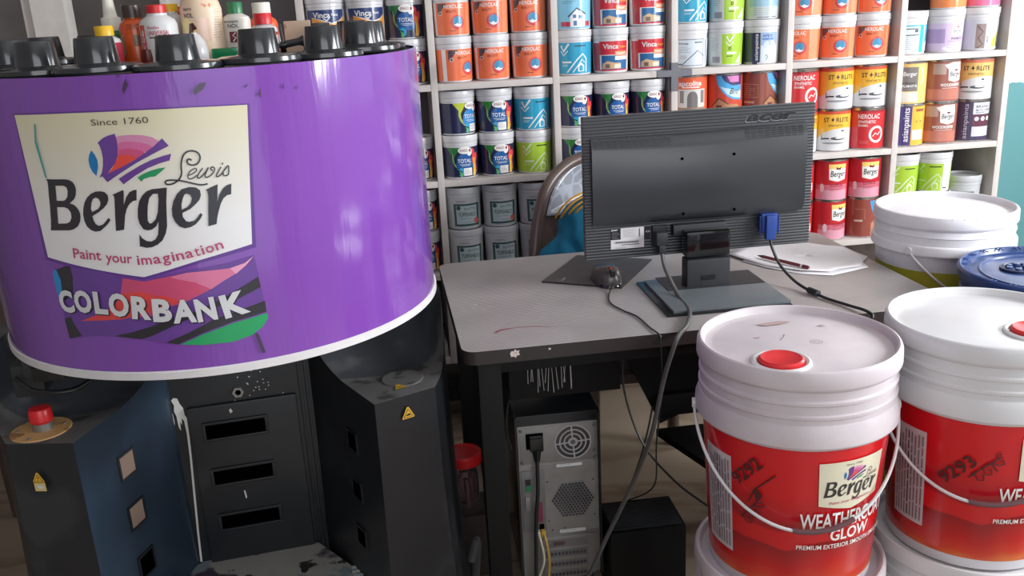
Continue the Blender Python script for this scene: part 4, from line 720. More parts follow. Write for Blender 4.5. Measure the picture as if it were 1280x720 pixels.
# ---------------------------------------------------------------- bottles on the turntable
ZS = ZT-.0075
def bottle(name, label, x, y, prof, cap, bm_, cm, art=None, artR=None, h=None, group='bottles standing on the dispenser', tilt=0):
    t = thing(name, label, 'bottle', (x, y, ZS), 0, group); t.scale = (1, 1, .9)
    b = MB(); b.lathe(prof, bm_, seg=32); b.build('body', t)
    b = MB(); b.lathe(cap, cm, seg=28); b.build('cap', t)
    if art:
        b = MB(); art_mesh(b, art, cylmap(artR), 3, .00008); b.build('label', t, autos=3)
    return t
redc = mat('red_cap_plastic', (206, 40, 48), 0.35); yelc = mat('yellow_cap_plastic', (236, 186, 40), 0.35); grc = mat('green_cap_plastic', (40, 118, 76), 0.35); whc = mat('white_cap_plastic', (230, 226, 216), 0.35)
org = mat('orange_bottle_plastic', (206, 84, 34), 0.25, vary=0.15, coat=.3); org2 = mat('orange_red_bottle_plastic', (226, 92, 48), 0.3)
creamp = stained('brush_marked_cream_plastic', (232, 206, 180), [((214, 110, 70), 30, .64), ((240, 220, 160), 16, .6)], 0.4)
def bp(r, h, neck, sh=.014): return [(0, 0), (r-.002, 0), (r, .002), (r, h-sh), (r*.9, h-sh*.5), (neck, h), (neck, h+.004)]
def cp(r, z0, h): return [(r*.97, z0), (r, z0), (r, z0+h-.002), (r*.92, z0+h), (0, z0+h)]
dr = ink((176, 40, 60))
bottle('glue_bottle', 'small white bottle with a yellow cap, leftmost on the dispenser', -.500, 1.80, bp(.027, .060, .013), cp(.0165, .060, .019), white_pl, yelc, [Rc(dr, -80, 4, 80, 46), Rc(W, -16, 6, 24, 40), T(K, 'Office', -10, 30, 5, 18)]+bars(GY, -12, 24, 26, 4, 4), .0273)
bottle('nozzle_bottle', 'green collared bottle with a tall white cone nozzle', -.512, 1.90, bp(.024, .070, .014), [(.018, .068), (.018, .094), (.0125, .096), (.006, .170), (.0, .172)], grc, whc)
bottle('orange_bottle', 'see-through orange bottle with a dark brown cap', -.462, 1.86, bp(.027, .090, .015, .018), cp(.018, .092, .026), org, mat('dark_brown_cap', (66, 52, 48), 0.3), [Rc(ink((120, 84, 66)), 2, 36, 24, 58), Rc(ink((150, 130, 110)), -30, 20, -16, 58)]+bars(ink((100, 30, 20)), -8, 78, 30, 3, 4), .0273)
bottle('stainer_bottle', 'white stainer bottle with a red cap and a red side strip', -.409, 1.82, bp(.0335, .094, .018, .018), cp(.0175, .0985, .016), white_pl, redc, [Rc(ink((196, 34, 56)), -34, 10, -20, 76), T(W, 'acce', -24, 16, 9, 50, rot=90, bold=.03), T(dr, 'Vinolite', -14, 68, 6, 22), T(dr, 'UNIVERSAL', -15, 56, 9, 42, bold=.03), Rc(DG, -12, 50, 20, 53)], .0338)
bottle('yellow_capped_bottle', 'bottle with a yellow cap half hidden by the stainer bottle', -.400, 1.885, bp(.024, .095, .015), cp(.0165, .10, .016), white_pl, yelc)
bottle('small_red_bottle', 'small red labelled bottle left of the big cream bottle', -.388, 1.945, bp(.024, .088, .013), cp(.015, .092, .018), white_pl, redc, [Rc(ink((176, 30, 44)), -60, 20, 60, 72), T(W, 'lite', -8, 48, 12, 22, bold=.02)], .0243)
bottle('big_cream_bottle', 'big cream bottle with orange brush marks', -.338, 1.86, bp(.038, .132, .02, .03), cp(.026, .137, .018), creamp, redc, [T(K, 'PAINTS', -28, 100, 5, 18, bold=.04), T(K, 'NOL', -28, 86, 9, 20, bold=.03), P(ink((60, 20, 26)), [(-24, 40), (-18, 74), (-10, 76), (-4, 64), (-12, 60), (-6, 36)]), Rc(ink((236, 200, 180)), -4, 40, 20, 84)]+bars(GY, 24, 100, 22, 12, 5, .7), .0383)
bottle('white_domed_bottle', 'white domed bottle with a red patch', -.338, 1.765, [(0, 0), (.020, 0), (.0215, .003), (.021, .022), (.0175, .040), (.010, .052), (.006, .055)], [(.006, .054), (.005, .057), (0, .058)], white_pl, whc, [Rc(ink((196, 40, 52)), -20, 34, -6, 48)], .0205)
bottle('green_capped_bottle', 'white bottle with a green cap', -.278, 1.875, bp(.0265, .090, .013, .014), cp(.0145, .090, .023), mat('pale_bottle_plastic', (214, 210, 204), .35), grc, [T(K, 'WOODKEEPER', -22, 72, 4, 30, bold=.04), T(K, 'NOL', -14, 62, 8, 22, bold=.02), Rc(ink((110, 24, 44)), -12, 32, 6, 54), Ln(W, [(-6, 34), (0, 42), (-6, 46), (0, 52)], 2)], .0268)
bottle('orange_bottle', 'orange bottle with a cream cap', -.232, 1.90, bp(.028, .082, .015, .016), cp(.0175, .084, .026), org2, whc, [T(K, 'NC', -14, 56, 7, 12, bold=.04)], .0283)
bottle('red_capped_bottle', 'small white bottle with a red cap, rightmost on the dispenser', -.222, 1.82, bp(.025, .066, .013, .012), cp(.0165, .066, .022), white_pl, redc, [Rc(ink((190, 60, 50)), -60, 44, 60, 50)], .0253)
b = MB(); b.box(-.030, .030, -.012, .012, 0, .022, mat('green_translucent_plastic', (20, 120, 76), 0.15, coat=.4), .004); o = b.build('green_box', None, (-.285, 1.79, ZS)); tag(o, 'small shiny green plastic box among the bottles', 'box')
b = MB(); b.lathe([(0, 0), (.011, 0), (.012, .01), (.010, .026), (0, .028)], mat('dark_red_plastic', (92, 20, 24), .3), seg=24); o = b.build('stopper', None, (-.430, 1.795, ZS)); tag(o, 'dark red stopper beside the orange bottle', 'stopper')
kh = thing('putty_knife', 'putty knife with a black handle lying on canister lids', 'tool', (-.155, 1.60, ZT+.017), math.radians(25))
b = MB(); b.tube(smooth_path([(-.03, 0, 0), (-.01, 0, .003), (.02, 0, .007), (.048, 0, .008), (.056, 0, .008)], 6), [.004]*6+[.006]*6+[.0085]*6+[.010]*6+[.006], black_pl, 14); b.build('handle', kh)
b = MB(); b.box(-.075, -.028, -.016, .016, -.001, .0005, steel); b.build('blade', kh)
b = MB(); b.box(-.025, .025, -.008, .008, 0, .062, stained('pale_wood', (184, 160, 140), [((150, 124, 104), 30, .6)], .6), .001); o = b.build('wooden_block', None, (-.168, 1.905, ZS)); tag(o, 'pale wooden block standing behind the putty knife', 'wood block')
# ---------------------------------------------------------------- desk
dtop = ribbed('grey_striped_laminate', (168, 161, 159), 0.38, 'Y', 42, 0.7, 0.0008, 0.10); 
nt = dtop.node_tree; bb = nt.nodes['Principled BSDF']; tcn = [n for n in nt.nodes if n.type == 'TEX_COORD'][0]
wv = [n for n in nt.nodes if n.type == 'TEX_WAVE'][0]; src = bb.inputs['Base Color'].links[0].from_socket
mx = nt.nodes.new('ShaderNodeMix'); mx.data_type = 'RGBA'; mx.blend_type = 'MULTIPLY'; mx.inputs[0].default_value = 0.30
nt.links.new(src, mx.inputs[6]); nt.links.new(wv.outputs['Color'], mx.inputs[7]); nt.links.new(mx.outputs[2], bb.inputs['Base Color'])
edge = stained('brown_black_edge_band', (44, 36, 36), [((160, 146, 140), 34, .72)], 0.45, width=0.02)
DZ = .71
desk = thing('computer_desk', 'grey striped computer desk with dark edge on black steel legs', 'desk', (.092, 1.602, 0), .013)
LX, LY = 1.0, .632
def rrect(x0, x1, y0, y1, r, n=8):
    out = []
    for cx, cy, a0 in ((x1-r, y1-r, 0), (x0+r, y1-r, 90), (x0+r, y0+r, 180), (x1-r, y0+r, 270)):
        for k in range(n+1): a = math.radians(a0+90*k/n); out.append((cx+r*math.cos(a), cy+r*math.sin(a)))
    return out
def slab(b, pts, z0, z1, m_top, m_side):
    n = len(pts); b.add([(x, y, z1) for x, y in pts], [tuple(range(n))], m_top); b.add([(x, y, z0) for x, y in pts], [tuple(range(n))[::-1]], m_side)
    b.add([(x, y, z1) for x, y in pts]+[(x, y, z0) for x, y in pts], [(i, (i+1) % n, n+(i+1) % n, n+i) for i in range(n)], m_side, True)
b = MB(); slab(b, rrect(0, LX, 0, LY, .028), DZ-.027, DZ, dtop, edge); b.build('desk_top', desk)
for x in (.028, LX-.075):
    for y in (.018, LY-.065):
        b = MB(); b.box(x, x+.045, y, y+.045, 0, DZ-.027, black_met, .003); b.build('leg', desk)
b = MB()
b.box(.03, LX-.03, .024, .054, DZ-.057, DZ-.027, black_met, .002); b.box(.03, LX-.03, LY-.06, LY-.03, DZ-.057, DZ-.027, black_met, .002); b.box(.035, .06, .05, LY-.05, DZ-.057, DZ-.027, black_met); b.box(LX-.06, LX-.035, .05, LY-.05, DZ-.057, DZ-.027, black_met); b.build('frame', desk)
b = MB(); b.box(.10, .335, .13, .36, .545, DZ-.028, black_met, .003); b.build('drawer_box', desk)
b = MB(); vv = [(.34, .29, .655), (.47, .29, .375), (.56, .29, .41), (.66, .29, .655)]; v2 = [(x, y+.016, z) for x, y, z in vv]; b.add(vv+v2, [(0, 1, 2, 3), (7, 6, 5, 4), (0, 4, 5, 1), (1, 5, 6, 2), (2, 6, 7, 3), (3, 7, 4, 0)], black_met); b.box(.46, .57, .27, .34, .40, .455, black_met, .01); b.build('slanted_brace', desk)
b = MB(); slab(b, [(.46, .29), (.90, .29), (.90, .02), (.55, .02), (.535, .05)], .345, .362, black_met, black_met); b.box(.545, .575, .01, .04, .0, .345, black_met); b.build('lower_shelf', desk)
def spot(nm, it, pmap, lab=None):
    b = MB(); art_mesh(b, it, pmap, 0, .0003); o = b.build(nm, desk)
    if lab: o['label'] = lab
spot('paint_streak', [P(ink((132, 66, 74), .5), [(-42, -14), (-30, -2), (-12, 3), (10, 5), (34, 3), (52, -2), (70, -10), (74, -12), (52, 1), (34, 7), (8, 9), (-14, 8), (-30, 6), (-40, 0), (-48, -12)])], planemap((.118, .105, DZ), (1, 0, 0), (0, 1, 0), (0, 0, 1)), 'dull red paint streak')
for x, y, r in ((.055, .28, 4), (.075, .30, 2.4), (.048, .26, 3), (.087, .262, 3.4), (.07, .245, 2), (.21, .62, 3)):
    spot('paint_spot', [El(W, 0, 0, r, r*.5, 20, n=9)], planemap((x, y, DZ), (1, 0, 0), (0, 1, 0), (0, 0, 1)))
spot('paint_blob', [P(ink((206, 190, 184)), [(-9, 0), (-6, 5), (-2, 4), (1, 8), (5, 4), (9, 6), (8, 0), (10, -4), (4, -5), (2, -9), (-3, -6), (-7, -7)]), El(ink((180, 160, 150)), 2, 1, 3, 2, n=7)], planemap((.098, 0, DZ-.010), (1, 0, 0), (0, 0, 1), (0, -1, 0)), 'pale paint blob on the front edge')
spot('paint_spot', [El(ink((206, 196, 190)), 0, 0, 2.5, 2, n=7)], planemap((.165, 0, DZ-.008), (1, 0, 0), (0, 0, 1), (0, -1, 0)))
b = MB(); random.seed(5)
for k in range(15):
    x = .225+.092*k/14; xa = x+random.uniform(-.006, .006); b.tube([(x, 1.712, .650), ((x+xa)/2+random.uniform(-.003, .003), 1.71, .625), (xa, 1.709, random.uniform(.565, .595))], .0008, mat('pale_thread', (170, 170, 170), .5), 5)
b.box(.222, .322, 1.7085, 1.7155, .648, .654, black_met)
o = tag(b.build('fringe'), 'row of thin pale strings hanging under the desk above the tower', 'strings'); o['kind'] = 'stuff'

# ---------------------------------------------------------------- monitor
mon_r = ribbed('monitor_ribbed_back', (58, 60, 64), 0.32, 'Z', 48, 0.9, 0.0012, 0.05)
mon_s = mat('monitor_smooth_back', (54, 56, 60), 0.30, vary=0.08, scale=6)
glossb = mat('monitor_gloss_black', (18, 18, 20), 0.07, vary=0, coat=.5)
mo = thing('monitor', 'black flat monitor seen from behind, standing on the desk', 'monitor', (.646, 1.90, DZ+.0002), 0)
b = MB(); b.box(-.255, .255, -.006, .012, .073, .384, mon_r, .004); b.box(-.253, .253, .012, .026, .075, .382, black_pl, .004); b.build('housing', mo)
b = MB(); b.box(-.238, .238, .0262, .0275, .092, .366, glossb); b.build('screen', mo)
b = MB(); x0, x1 = -.240, .232; n = 24; vv = []
for k in range(n+1):
    u = k/n; x = x0+(x1-x0)*u; d = .018+.012*math.sin(PI*u); zt = .334+.004*math.sin(PI*u)*-1+.006*u; zb = .152+.010*abs(2*u-1)**6*0
    if u > .93: zb += .010*(u-.93)/.07*0
    vv += [(x, -.005, zt+.006), (x, -.005-d*.55, zt), (x, -.005-d, zt-.022), (x, -.005-d*.95, zb+.02), (x, -.005-d*.45, zb), (x, -.004, zb-.001)]
ff = [(6*k+j, 6*(k+1)+j, 6*(k+1)+j+1, 6*k+j+1) for k in range(n) for j in range(5)]+[tuple(range(6)), tuple(6*n+j for j in range(6))[::-1]]
b.add(vv, ff, mon_s, True); b.build('rear_bulge', mo, autos=.9)
b = MB(); it = []
for r in range(5):
    for k in range(12): it.append(Rc(K, -236+k*14, 318+r*4.2, -224.5+k*14, 319.9+r*4.2))
    for k in range(9): it.append(Rc(K, 92+k*15, 319+r*4.4, 104+k*15, 321+r*4.4))
def bulge(s, z, off):
    u = (s/1000-x0)/(x1-x0); d = .018+.012*math.sin(PI*max(0, min(1, u))); zt = .334-.004*math.sin(PI*u)+.006*u; zz = z/1000; f = min(1, max(0, (zt-zz)/.022)); return Vector((s/1000, -.005-d*(.55+.45*f)-off-.0004, zz))
art_mesh(b, it, bulge, 20, .00001); b.build('vent_slots', mo); o = [c for c in mo.children if c.name.startswith('vent_slots')][0]; o['kind'] = 'stuff'
b = MB(); art_mesh(b, [T(ink((110, 114, 122), .3), 'acer', 97, 351, 23, 117, bold=.07, shear=.25)], planemap((0, -.0062, 0), (1, 0, 0), (0, 0, 1), (0, -1, 0)), 0, .0008)
art_mesh(b, [T(ink((14, 15, 18), .3), 'acer', 100, 353, 20, 113, bold=.062, shear=.25)], planemap((0, -.0072, 0), (1, 0, 0), (0, 0, 1), (0, -1, 0)), 0, .0003); b.build('brand_lettering', mo)
b = MB(); it = [Rc(ink((208, 206, 208)), -199, 95, -125, 116), Rc(ink((208, 206, 208)), -177, 116, -125, 141), Rc(K, -199, 116, -177, 141), Rc(K, -124, 112, -112, 140), T(W, 'acer', -198, 136, 5, 15, bold=.02), T(W, 'CE', -121, 128, 4, 9)]
it += bars(GY, -172, 136, 34, 6, 3, .7)+[Rc(ink((120, 40, 50)), -136, 120, -134, 138)]+[Rc(K, -190+k*1.9, 108, -190+k*1.9+(1.2 if k % 3 else .6), 112) for k in range(28)]+bars(K, -176, 104, 46, 1)+bars(GY, -190, 98, 28, 1)
it += bars(GY, -197, 132, 18, 4, 4, .7)
art_mesh(b, it, planemap((0, -.0064, 0), (1, 0, 0), (0, 0, 1), (0, -1, 0)), 0, .00008); b.build('rating_label', mo)
for px_, pz_ in ((-.049, .288), (.065, .290), (-.046, .169), (.068, .170)):
    d = .018+.012*math.sin(PI*(px_-x0)/(x1-x0)); b = MB(); b.lathe([(0, 0), (.0032, 0), (.0032, .0006), (.0, .0006)], inn, seg=14, M=Matrix.Translation((px_, -.0052-d, pz_)) @ Matrix.Rotation(PI/2, 4, 'X')); b.build('mounting_hole', mo)
b = MB(); b.box(-.064, .055, -.024, -.002, .118, .142, black_rough, .004); b.box(-.045, .052, -.062, -.020, .004, .072, black_rough, .006); b.box(-.045, .052, -.058, -.018, .076, .132, glossb, .006); b.box(-.012, .018, -.064, -.0615, .026, .036, black_pl, .001); b.build('stand_column', mo)
b = MB(); b.box(-.133, .130, -.208, .032, 0, .004, black_pl, .0015); b.box(-.118, .130, -.200, .020, .004, .010, mat('stand_grey_top', (98, 104, 108), 0.35), .001); b.box(-.09, .128, -.07, .03, .0101, .0112, black_rough); b.build('stand_base', mo)
b = MB(); b.box(-.108, -.074, -.016, -.005, .096, .142, black_pl, .002); b.build('power_inlet', mo)

cabm = mat('black_cable', (38, 38, 40), 0.38, vary=.1); cabg = mat('grey_black_cable', (84, 82, 82), 0.4, vary=.1)
t = thing('power_cable', 'thick black power cable from the monitor to behind the tower', 'cable')
b = MB(); b.box(.541, .566, 1.862, 1.886, .812, .842, black_rough, .006); b.box(.546, .561, 1.860, 1.878, .795, .814, black_rough, .004); b.build('plug', t)
b = MB(); b.tube(smooth_path([(.5535, 1.868, .800), (.556, 1.85, .765), (.566, 1.79, .722), (.561, 1.70, .7175), (.530, 1.62, .7175), (.505, 1.589, .712), (.490, 1.578, .690), (.474, 1.59, .62), (.452, 1.60, .50), (.425, 1.64, .378), (.375, 1.67, .24), (.337, 1.69, .137), (.28, 1.70, .05), (.22, 1.72, .008)], 8), .0046, cabg); b.build('cord', t)
blue = mat('vga_blue', (38, 66, 138), 0.4)
t = thing('video_cable', 'black cable with blue plug and ferrite bead behind the monitor', 'cable')
b = MB(); b.box(.780, .816, 1.872, 1.8935, .822, .862, blue, .003); b.box(.787, .809, 1.862, 1.876, .806, .860, blue, .003); o = b.build('plug', t); o['label'] = 'blue plug'
for xx in (.777, .819):
    b = MB(); b.tube([(xx, 1.874, .815), (xx, 1.874, .858)], .0022, blue, 10); b.build('thumb_screw', t)
b = MB(); b.tube(smooth_path([(.798, 1.868, .808), (.802, 1.862, .785), (.815, 1.845, .750), (.834, 1.80, .722), (.853, 1.72, .7145), (.875, 1.66, .7145), (.892, 1.60, .716), (.888, 1.583, .700), (.87, 1.60, .60), (.84, 1.64, .48)], 8), .0032, cabm); b.build('cord', t)
b = MB(); b.tube([(.843, 1.762, .7175), (.850, 1.733, .7175)], .0068, black_rough, 14); b.build('ferrite_bead', t)

# mouse pad, mouse
b = MB(); vv = [(.309, 2.004), (.472, 1.906), (.600, 2.110), (.432, 2.203)]; slab(b, vv, DZ+.0002, DZ+.0032, stained('worn_mouse_pad', (74, 68, 66), [((100, 94, 92), 12, .58), ((190, 186, 182), 40, .76)], .55, width=.1), black_pl)
art_mesh(b, [T(ink((170, 166, 162)), 'acer', 0, 0, 9, 28, rot=58, bold=.03)], planemap((.355, 1.992, DZ+.0032), (1, 0, 0), (0, 1, 0), (0, 0, 1)), 0, .0002); tag(b.build('mouse_pad'), 'worn dark mouse pad on the desk behind the monitor', 'mouse pad')
ms = thing('computer_mouse', 'black computer mouse on the mouse pad', 'mouse', (.452, 1.965, DZ+.0033), math.radians(4))
def dome(b, rx, ry, h, m, z0=0, n=20, mm=10, taper=0.0):
    verts = []; faces = []
    for i in range(mm+1):
        a = PI/2*i/mm
        for k in range(n):
            t_ = 2*PI*k/n; c, s = math.cos(t_), math.sin(t_); ex = abs(c)**.8*(1 if c > 0 else -1); ey = abs(s)**.8*(1 if s > 0 else -1)
            verts.append((rx*ex*math.cos(a)**.5, ry*ey*math.cos(a)**.5, z0+h*math.sin(a)*(1+taper*ey)))
    for i in range(mm):
        for k in range(n): faces.append((i*n+k, i*n+(k+1) % n, (i+1)*n+(k+1) % n, (i+1)*n+k))
    b.add(verts, faces+[tuple(range(n))[::-1]], m, True)
b = MB(); dome(b, .031, .054, .034, mat('mouse_dark_grey', (74, 70, 68), .25, vary=.08), .004, 28, 12, -.1); b.build('shell', ms)
b = MB(); dome(b, .0325, .056, .014, glossb, 0, 28, 6); b.build('base', ms)
b = MB(); b.box(-.005, .005, -.052, -.010, .022, .037, black_pl, .003); b.tube([(-.003, -.034, .0365), (.003, -.034, .0365)], .006, mat('wheel_red', (150, 60, 50), .5), 12); b.build('scroll_wheel', ms)
b = MB(); b.tube(smooth_path([(.456, 1.908, .722), (.437, 1.875, .7125), (.424, 1.81, .7122), (.437, 1.755, .7122), (.455, 1.71, .7122), (.462, 1.64, .7122), (.468, 1.597, .712), (.468, 1.588, .700), (.474, 1.60, .60), (.480, 1.66, .45), (.50, 1.75, .30), (.47, 1.86, .205)], 8), .0017, cabm, 8); tag(b.build('mouse_cable'), 'thin black mouse cable running over the desk front edge', 'cable')

# papers and pencil
pm = mat('white_paper', (226, 222, 226), 0.7, vary=.02)
def sheet(name, label, pts, z, curl):
    b = MB(); c = Vector((sum(p[0] for p in pts)/len(pts), sum(p[1] for p in pts)/len(pts), 0)); verts = []; faces = []; n = len(pts); R = 6
    for r in range(R+1):
        for i, (x, y) in enumerate(pts):
            f = r/R; p = c+(Vector((x, y, 0))-c)*f; verts.append((p.x, p.y, z+.0006*f+curl*(f**5)*(.5+.5*math.sin(i*2.4))))
    for r in range(R):
        for i in range(n): faces.append((r*n+i, r*n+(i+1) % n, (r+1)*n+(i+1) % n, (r+1)*n+i))
    b.add(verts, faces, pm, True); o = b.build(name, autos=3); o.modifiers.new('thick', 'SOLIDIFY').thickness = .0004
    return tag(o, label, 'paper', 'papers on the desk')
sheet('paper_sheet', 'torn white paper sheet, lower one under the pencil', [(.80, 2.03), (.83, 1.965), (.885, 1.895), (.944, 1.862), (1.00, 1.882), (1.05, 1.90), (1.065, 1.98), (1.03, 2.08), (.93, 2.10), (.85, 2.11)], DZ+.0006, .001)
sheet('paper_sheet', 'torn white paper sheet, upper one holding the pencil', [(.785, 2.10), (.80, 2.05), (.835, 1.975), (.89, 1.91), (.95, 1.885), (.975, 1.90), (1.03, 1.90), (1.060, 1.945), (1.085, 1.97), (1.075, 2.04), (1.075, 2.08), (1.04, 2.09), (1.01, 2.14), (.97, 2.155), (.90, 2.16), (.84, 2.15)], DZ+.0024, .003)
p0 = Vector((.843, 2.045, DZ+.0088)); p1 = Vector((.912, 1.912, DZ+.0088)); dv = (p1-p0); Lp = dv.length
pc = thing('pencil', 'dark red pencil lying on the white papers', 'pencil', p0, math.atan2(dv.y, dv.x))
b = MB(); MX = Matrix.Rotation(PI/2, 4, 'Y'); b.lathe([(.0042, .018), (.0042, Lp-.022)], mat('maroon_lacquer', (110, 32, 40), .3), seg=6, M=MX, smooth=False); b.build('shaft', pc)
b = MB(); b.lathe([(0.0006, 0), (.0042, .018)], mat('dark_point', (70, 40, 44), .5), seg=10, M=MX); b.build('point', pc)
b = MB(); b.lathe([(.0044, Lp-.022), (.0044, Lp-.017)], W, seg=12, M=MX); b.lathe([(.0044, Lp-.017), (.0044, Lp-.003), (.003, Lp), (0, Lp)], mat('pencil_end', (96, 40, 50), .4), seg=12, M=MX); b.build('end_cap', pc)

# ---------------------------------------------------------------- computer tower
ct = thing('computer_tower', 'black computer tower, grey back panel towards the viewer, under the desk', 'computer', (.302, 1.82, 0), math.radians(-1))
b = MB(); b.box(-.095, .094, .004, .40, .052, .463, black_pl, .004); b.box(-.095, -.091, -.006, .02, .052, .463, black_pl); b.box(.090, .094, -.006, .02, .052, .463, black_pl)
for x in (-.07, .06):
    for y in (.04, .34): b.box(x, x+.02, y, y+.02, 0.0, .053, black_rough)
b.build('case', ct)
b = MB(); b.box(-.090, .089, .0, .006, .055, .440, steel, .001); b.box(-.086, .086, -.0015, 0.0005, .348, .436, steel, .001); b.box(-.062, .088, -.001, .0005, .168, .342, steel); b.build('back_panel', ct)
pm_ = planemap((0, -.0018, 0), (1, 0, 0), (0, 0, 1), (0, -1, 0))
b = MB(); stl = ink((150, 148, 146)); it = [El(K, 33, 393, 41, 41, n=40)]
for r in (40, 29.5, 19.5): it.append(Ln(stl, [(33+r*math.cos(2*PI*k/36), 393+r*math.sin(2*PI*k/36)) for k in range(37)], 3.2))
for a in (0, 90, 180, 270):
    c, s = math.cos(math.radians(a+4)), math.sin(math.radians(a+4)); it.append(Ln(stl, [(33+10*c, 393+10*s), (33+40*c, 393+40*s)], 3.4))
it += [El(stl, 33, 393, 11, 11), El(DG, 33, 393, 6, 6, n=12)]
art_mesh(b, it, pm_, 0, .00006); b.build('fan_grille', ct)
b = MB(); it = []
for r in range(-6, 7):
    nn = 13-abs(r)
    for k in range(nn): it.append(El(K, 29+(k-(nn-1)/2)*7.6, 250+r*6.6, 2.9, 2.9, n=8))
art_mesh(b, it, pm_, 0, .00002); o = b.build('vent_holes', ct); o['kind'] = 'stuff'
for x, z in ((-28, 300), (76, 296), (-28, 200), (78, 206), (-20, 176), (8, 178)):
    b = MB(); art_mesh(b, [El(K, x, z, 2, 2, n=8)], pm_, 0, .0002); b.build('small_hole', ct)
b = MB(); it = [Rc(ink((206, 204, 204)), -6, 334, 52, 341), Rc(ink((196, 196, 196)), -4, 166, 56, 175)]+bars(GY, 0, 338, 40, 1)+bars(GY, 2, 171, 36, 1)
art_mesh(b, it, pm_, 0, .0001); b.build('label_strip', ct)
b = MB(); b.box(-.0865, -.034, -.004, .0, .178, .332, mat('io_shield_metal', (128, 126, 126), .4, .6), .001); b.build('port_plate', ct)
pp = planemap((0, -.0042, 0), (1, 0, 0), (0, 0, 1), (0, -1, 0))
b = MB(); b.box(-.072, -.034, -.006, -.001, .386, .422, inn); b.build('power_socket', ct)
for nm, x0_, x1_, z0_, z1_, m_ in (('printer_port', -.054, -.042, .205, .252, mat('magenta_port', (120, 44, 70), .4)), ('round_port', -.078, -.066, .300, .312, black_pl), ('round_port', -.078, -.066, .284, .296, grc), ('usb_port', -.050, -.040, .178, .196, inn), ('serial_port', -.080, -.068, .235, .27, steel), ('audio_port', -.052, -.046, .300, .306, blue)):
    b = MB(); b.box(x0_, x1_, -.009, -.003, z0_, z1_, m_, .001); b.build(nm, ct)
b = MB(); b.box(-.044, .076, -.006, 0, .055, .160, steel, .001); it = [Rc(ink((96, 94, 94)), -40, 152-k*27-20, 60, 152-k*27) for k in range(4)]+[Rc(K, -36+j*8.5, 152-k*27-14, -30+j*8.5, 152-k*27-6) for k in range(1, 4) for j in range(11)]+[Rc(ink((70, 40, 40)), -20, 138, 6, 147)]
art_mesh(b, it, planemap((0, -.0062, 0), (1, 0, 0), (0, 0, 1), (0, -1, 0)), 0, .00004); b.build('expansion_slots', ct)
for x, z in ((-.083, .43), (.083, .43), (-.083, .352), (.083, .352), (.083, .37)):
    b = MB(); b.lathe([(0, 0), (.004, 0), (.0035, .002), (0, .002)], DG, seg=10, M=Matrix.Translation((x, -.002, z)) @ Matrix.Rotation(PI/2, 4, 'X')); b.build('screw', ct)
b = MB(); b.lathe([(0, 0), (.0022, 0), (0, .002)], mat('orange_led', (255, 110, 40), .3, vary=0, emit=14), seg=10, M=Matrix.Translation((-.046, -.005, .189)) @ Matrix.Rotation(PI/2, 4, 'X')); b.build('link_light', ct)
t = thing('mains_cable', 'black mains cable plugged into the back of the tower', 'cable')
b = MB(); b.box(.236, .266, 1.795, 1.816, .388, .420, black_pl, .004); b.tube([(.251, 1.803, .39), (.250, 1.795, .365)], [.011, .006], black_pl); b.build('plug', t)
b = MB(); b.tube(smooth_path([(.250, 1.795, .366), (.247, 1.785, .30), (.240, 1.785, .22), (.236, 1.785, .12), (.232, 1.79, .05), (.21, 1.78, .006)], 8), .0045, cabm); b.build('cord', t)
for rgb, dx_, lab in (((190, 150, 60), 0, 'yellow network cable hanging from the tower back'), ((196, 186, 170), -.012, 'cream network cable hanging from the tower back')):
    b = MB(); b.tube(smooth_path([(.258+dx_, 1.806, .182), (.262+dx_, 1.79, .165), (.266+dx_, 1.785, .12), (.262+dx_*2, 1.785, .07), (.25+dx_*3, 1.77, .004)], 8), .0028, mat('cable_%d' % rgb[0], rgb, .45)); b.box(.253+dx_, .263+dx_, 1.80, 1.812, .172, .186, mat('cable_%d' % rgb[0], rgb, .45), .001); tag(b.build('network_cable'), lab, 'cable')
for pts, lab, r in (([(.195, 1.80, .40), (.185, 1.78, .46), (.20, 1.80, .53), (.26, 1.90, .57)], 'thin black cable looping up left of the tower', .0022), ([(.50, 1.92, .62), (.47, 1.90, .50), (.50, 1.86, .36), (.56, 1.80, .28), (.62, 1.74, .24)], 'thin black cable hanging in a loop right of the tower', .0026), ([(.56, 1.93, .56), (.54, 1.90, .42), (.505, 1.88, .30), (.46, 1.87, .19)], 'thin black cable dropping onto the low ribbed box', .0024)):
    b = MB(); b.tube(smooth_path(pts, 8), r, cabm, 8); tag(b.build('loose_cable'), lab, 'cable')
b = MB(); b.box(.405, .580, 1.765, 1.90, 0, .182, black_met, .006)
for k in range(12): b.box(.412, .573, 1.775+k*.0095, 1.780+k*.0095, .182, .1845, black_rough)
tag(b.build('ribbed_box'), 'low black box with a ribbed top right of the tower', 'box')

# ---------------------------------------------------------------- jar, carton and bits left of the tower
b = MB(); b.box(-.065, .065, -.06, .06, 0, .168, mat('dark_carton', (52, 40, 34), .8), .003); o = b.build('carton', None, (.095, 1.99, 0)); tag(o, 'dark carton on the floor under the red-lidded jar', 'box')
jr = thing('plastic_jar', 'clear plastic jar with a red lid, maroon pieces inside', 'jar', (.098, 1.975, .1685))
b = MB(); b.lathe([(0, .002), (.040, .002), (.0425, .006), (.0425, .105), (.038, .116), (.036, .130)], mat('clear_jar_plastic', (236, 228, 228), .05, vary=0, trans=.97), seg=36); b.build('body', jr)
b = MB(); b.lathe([(.0355, .124), (.0435, .124), (.045, .127), (.045, .146), (.042, .150), (.036, .1505), (.034, .148), (0, .148)], redp, seg=40); b.build('lid', jr)
MATS['clear_jar_plastic'].node_tree.nodes['Principled BSDF'].inputs['IOR'].default_value = 1.06
mr = mat('maroon_piece', (84, 34, 36), .5, vary=.3)
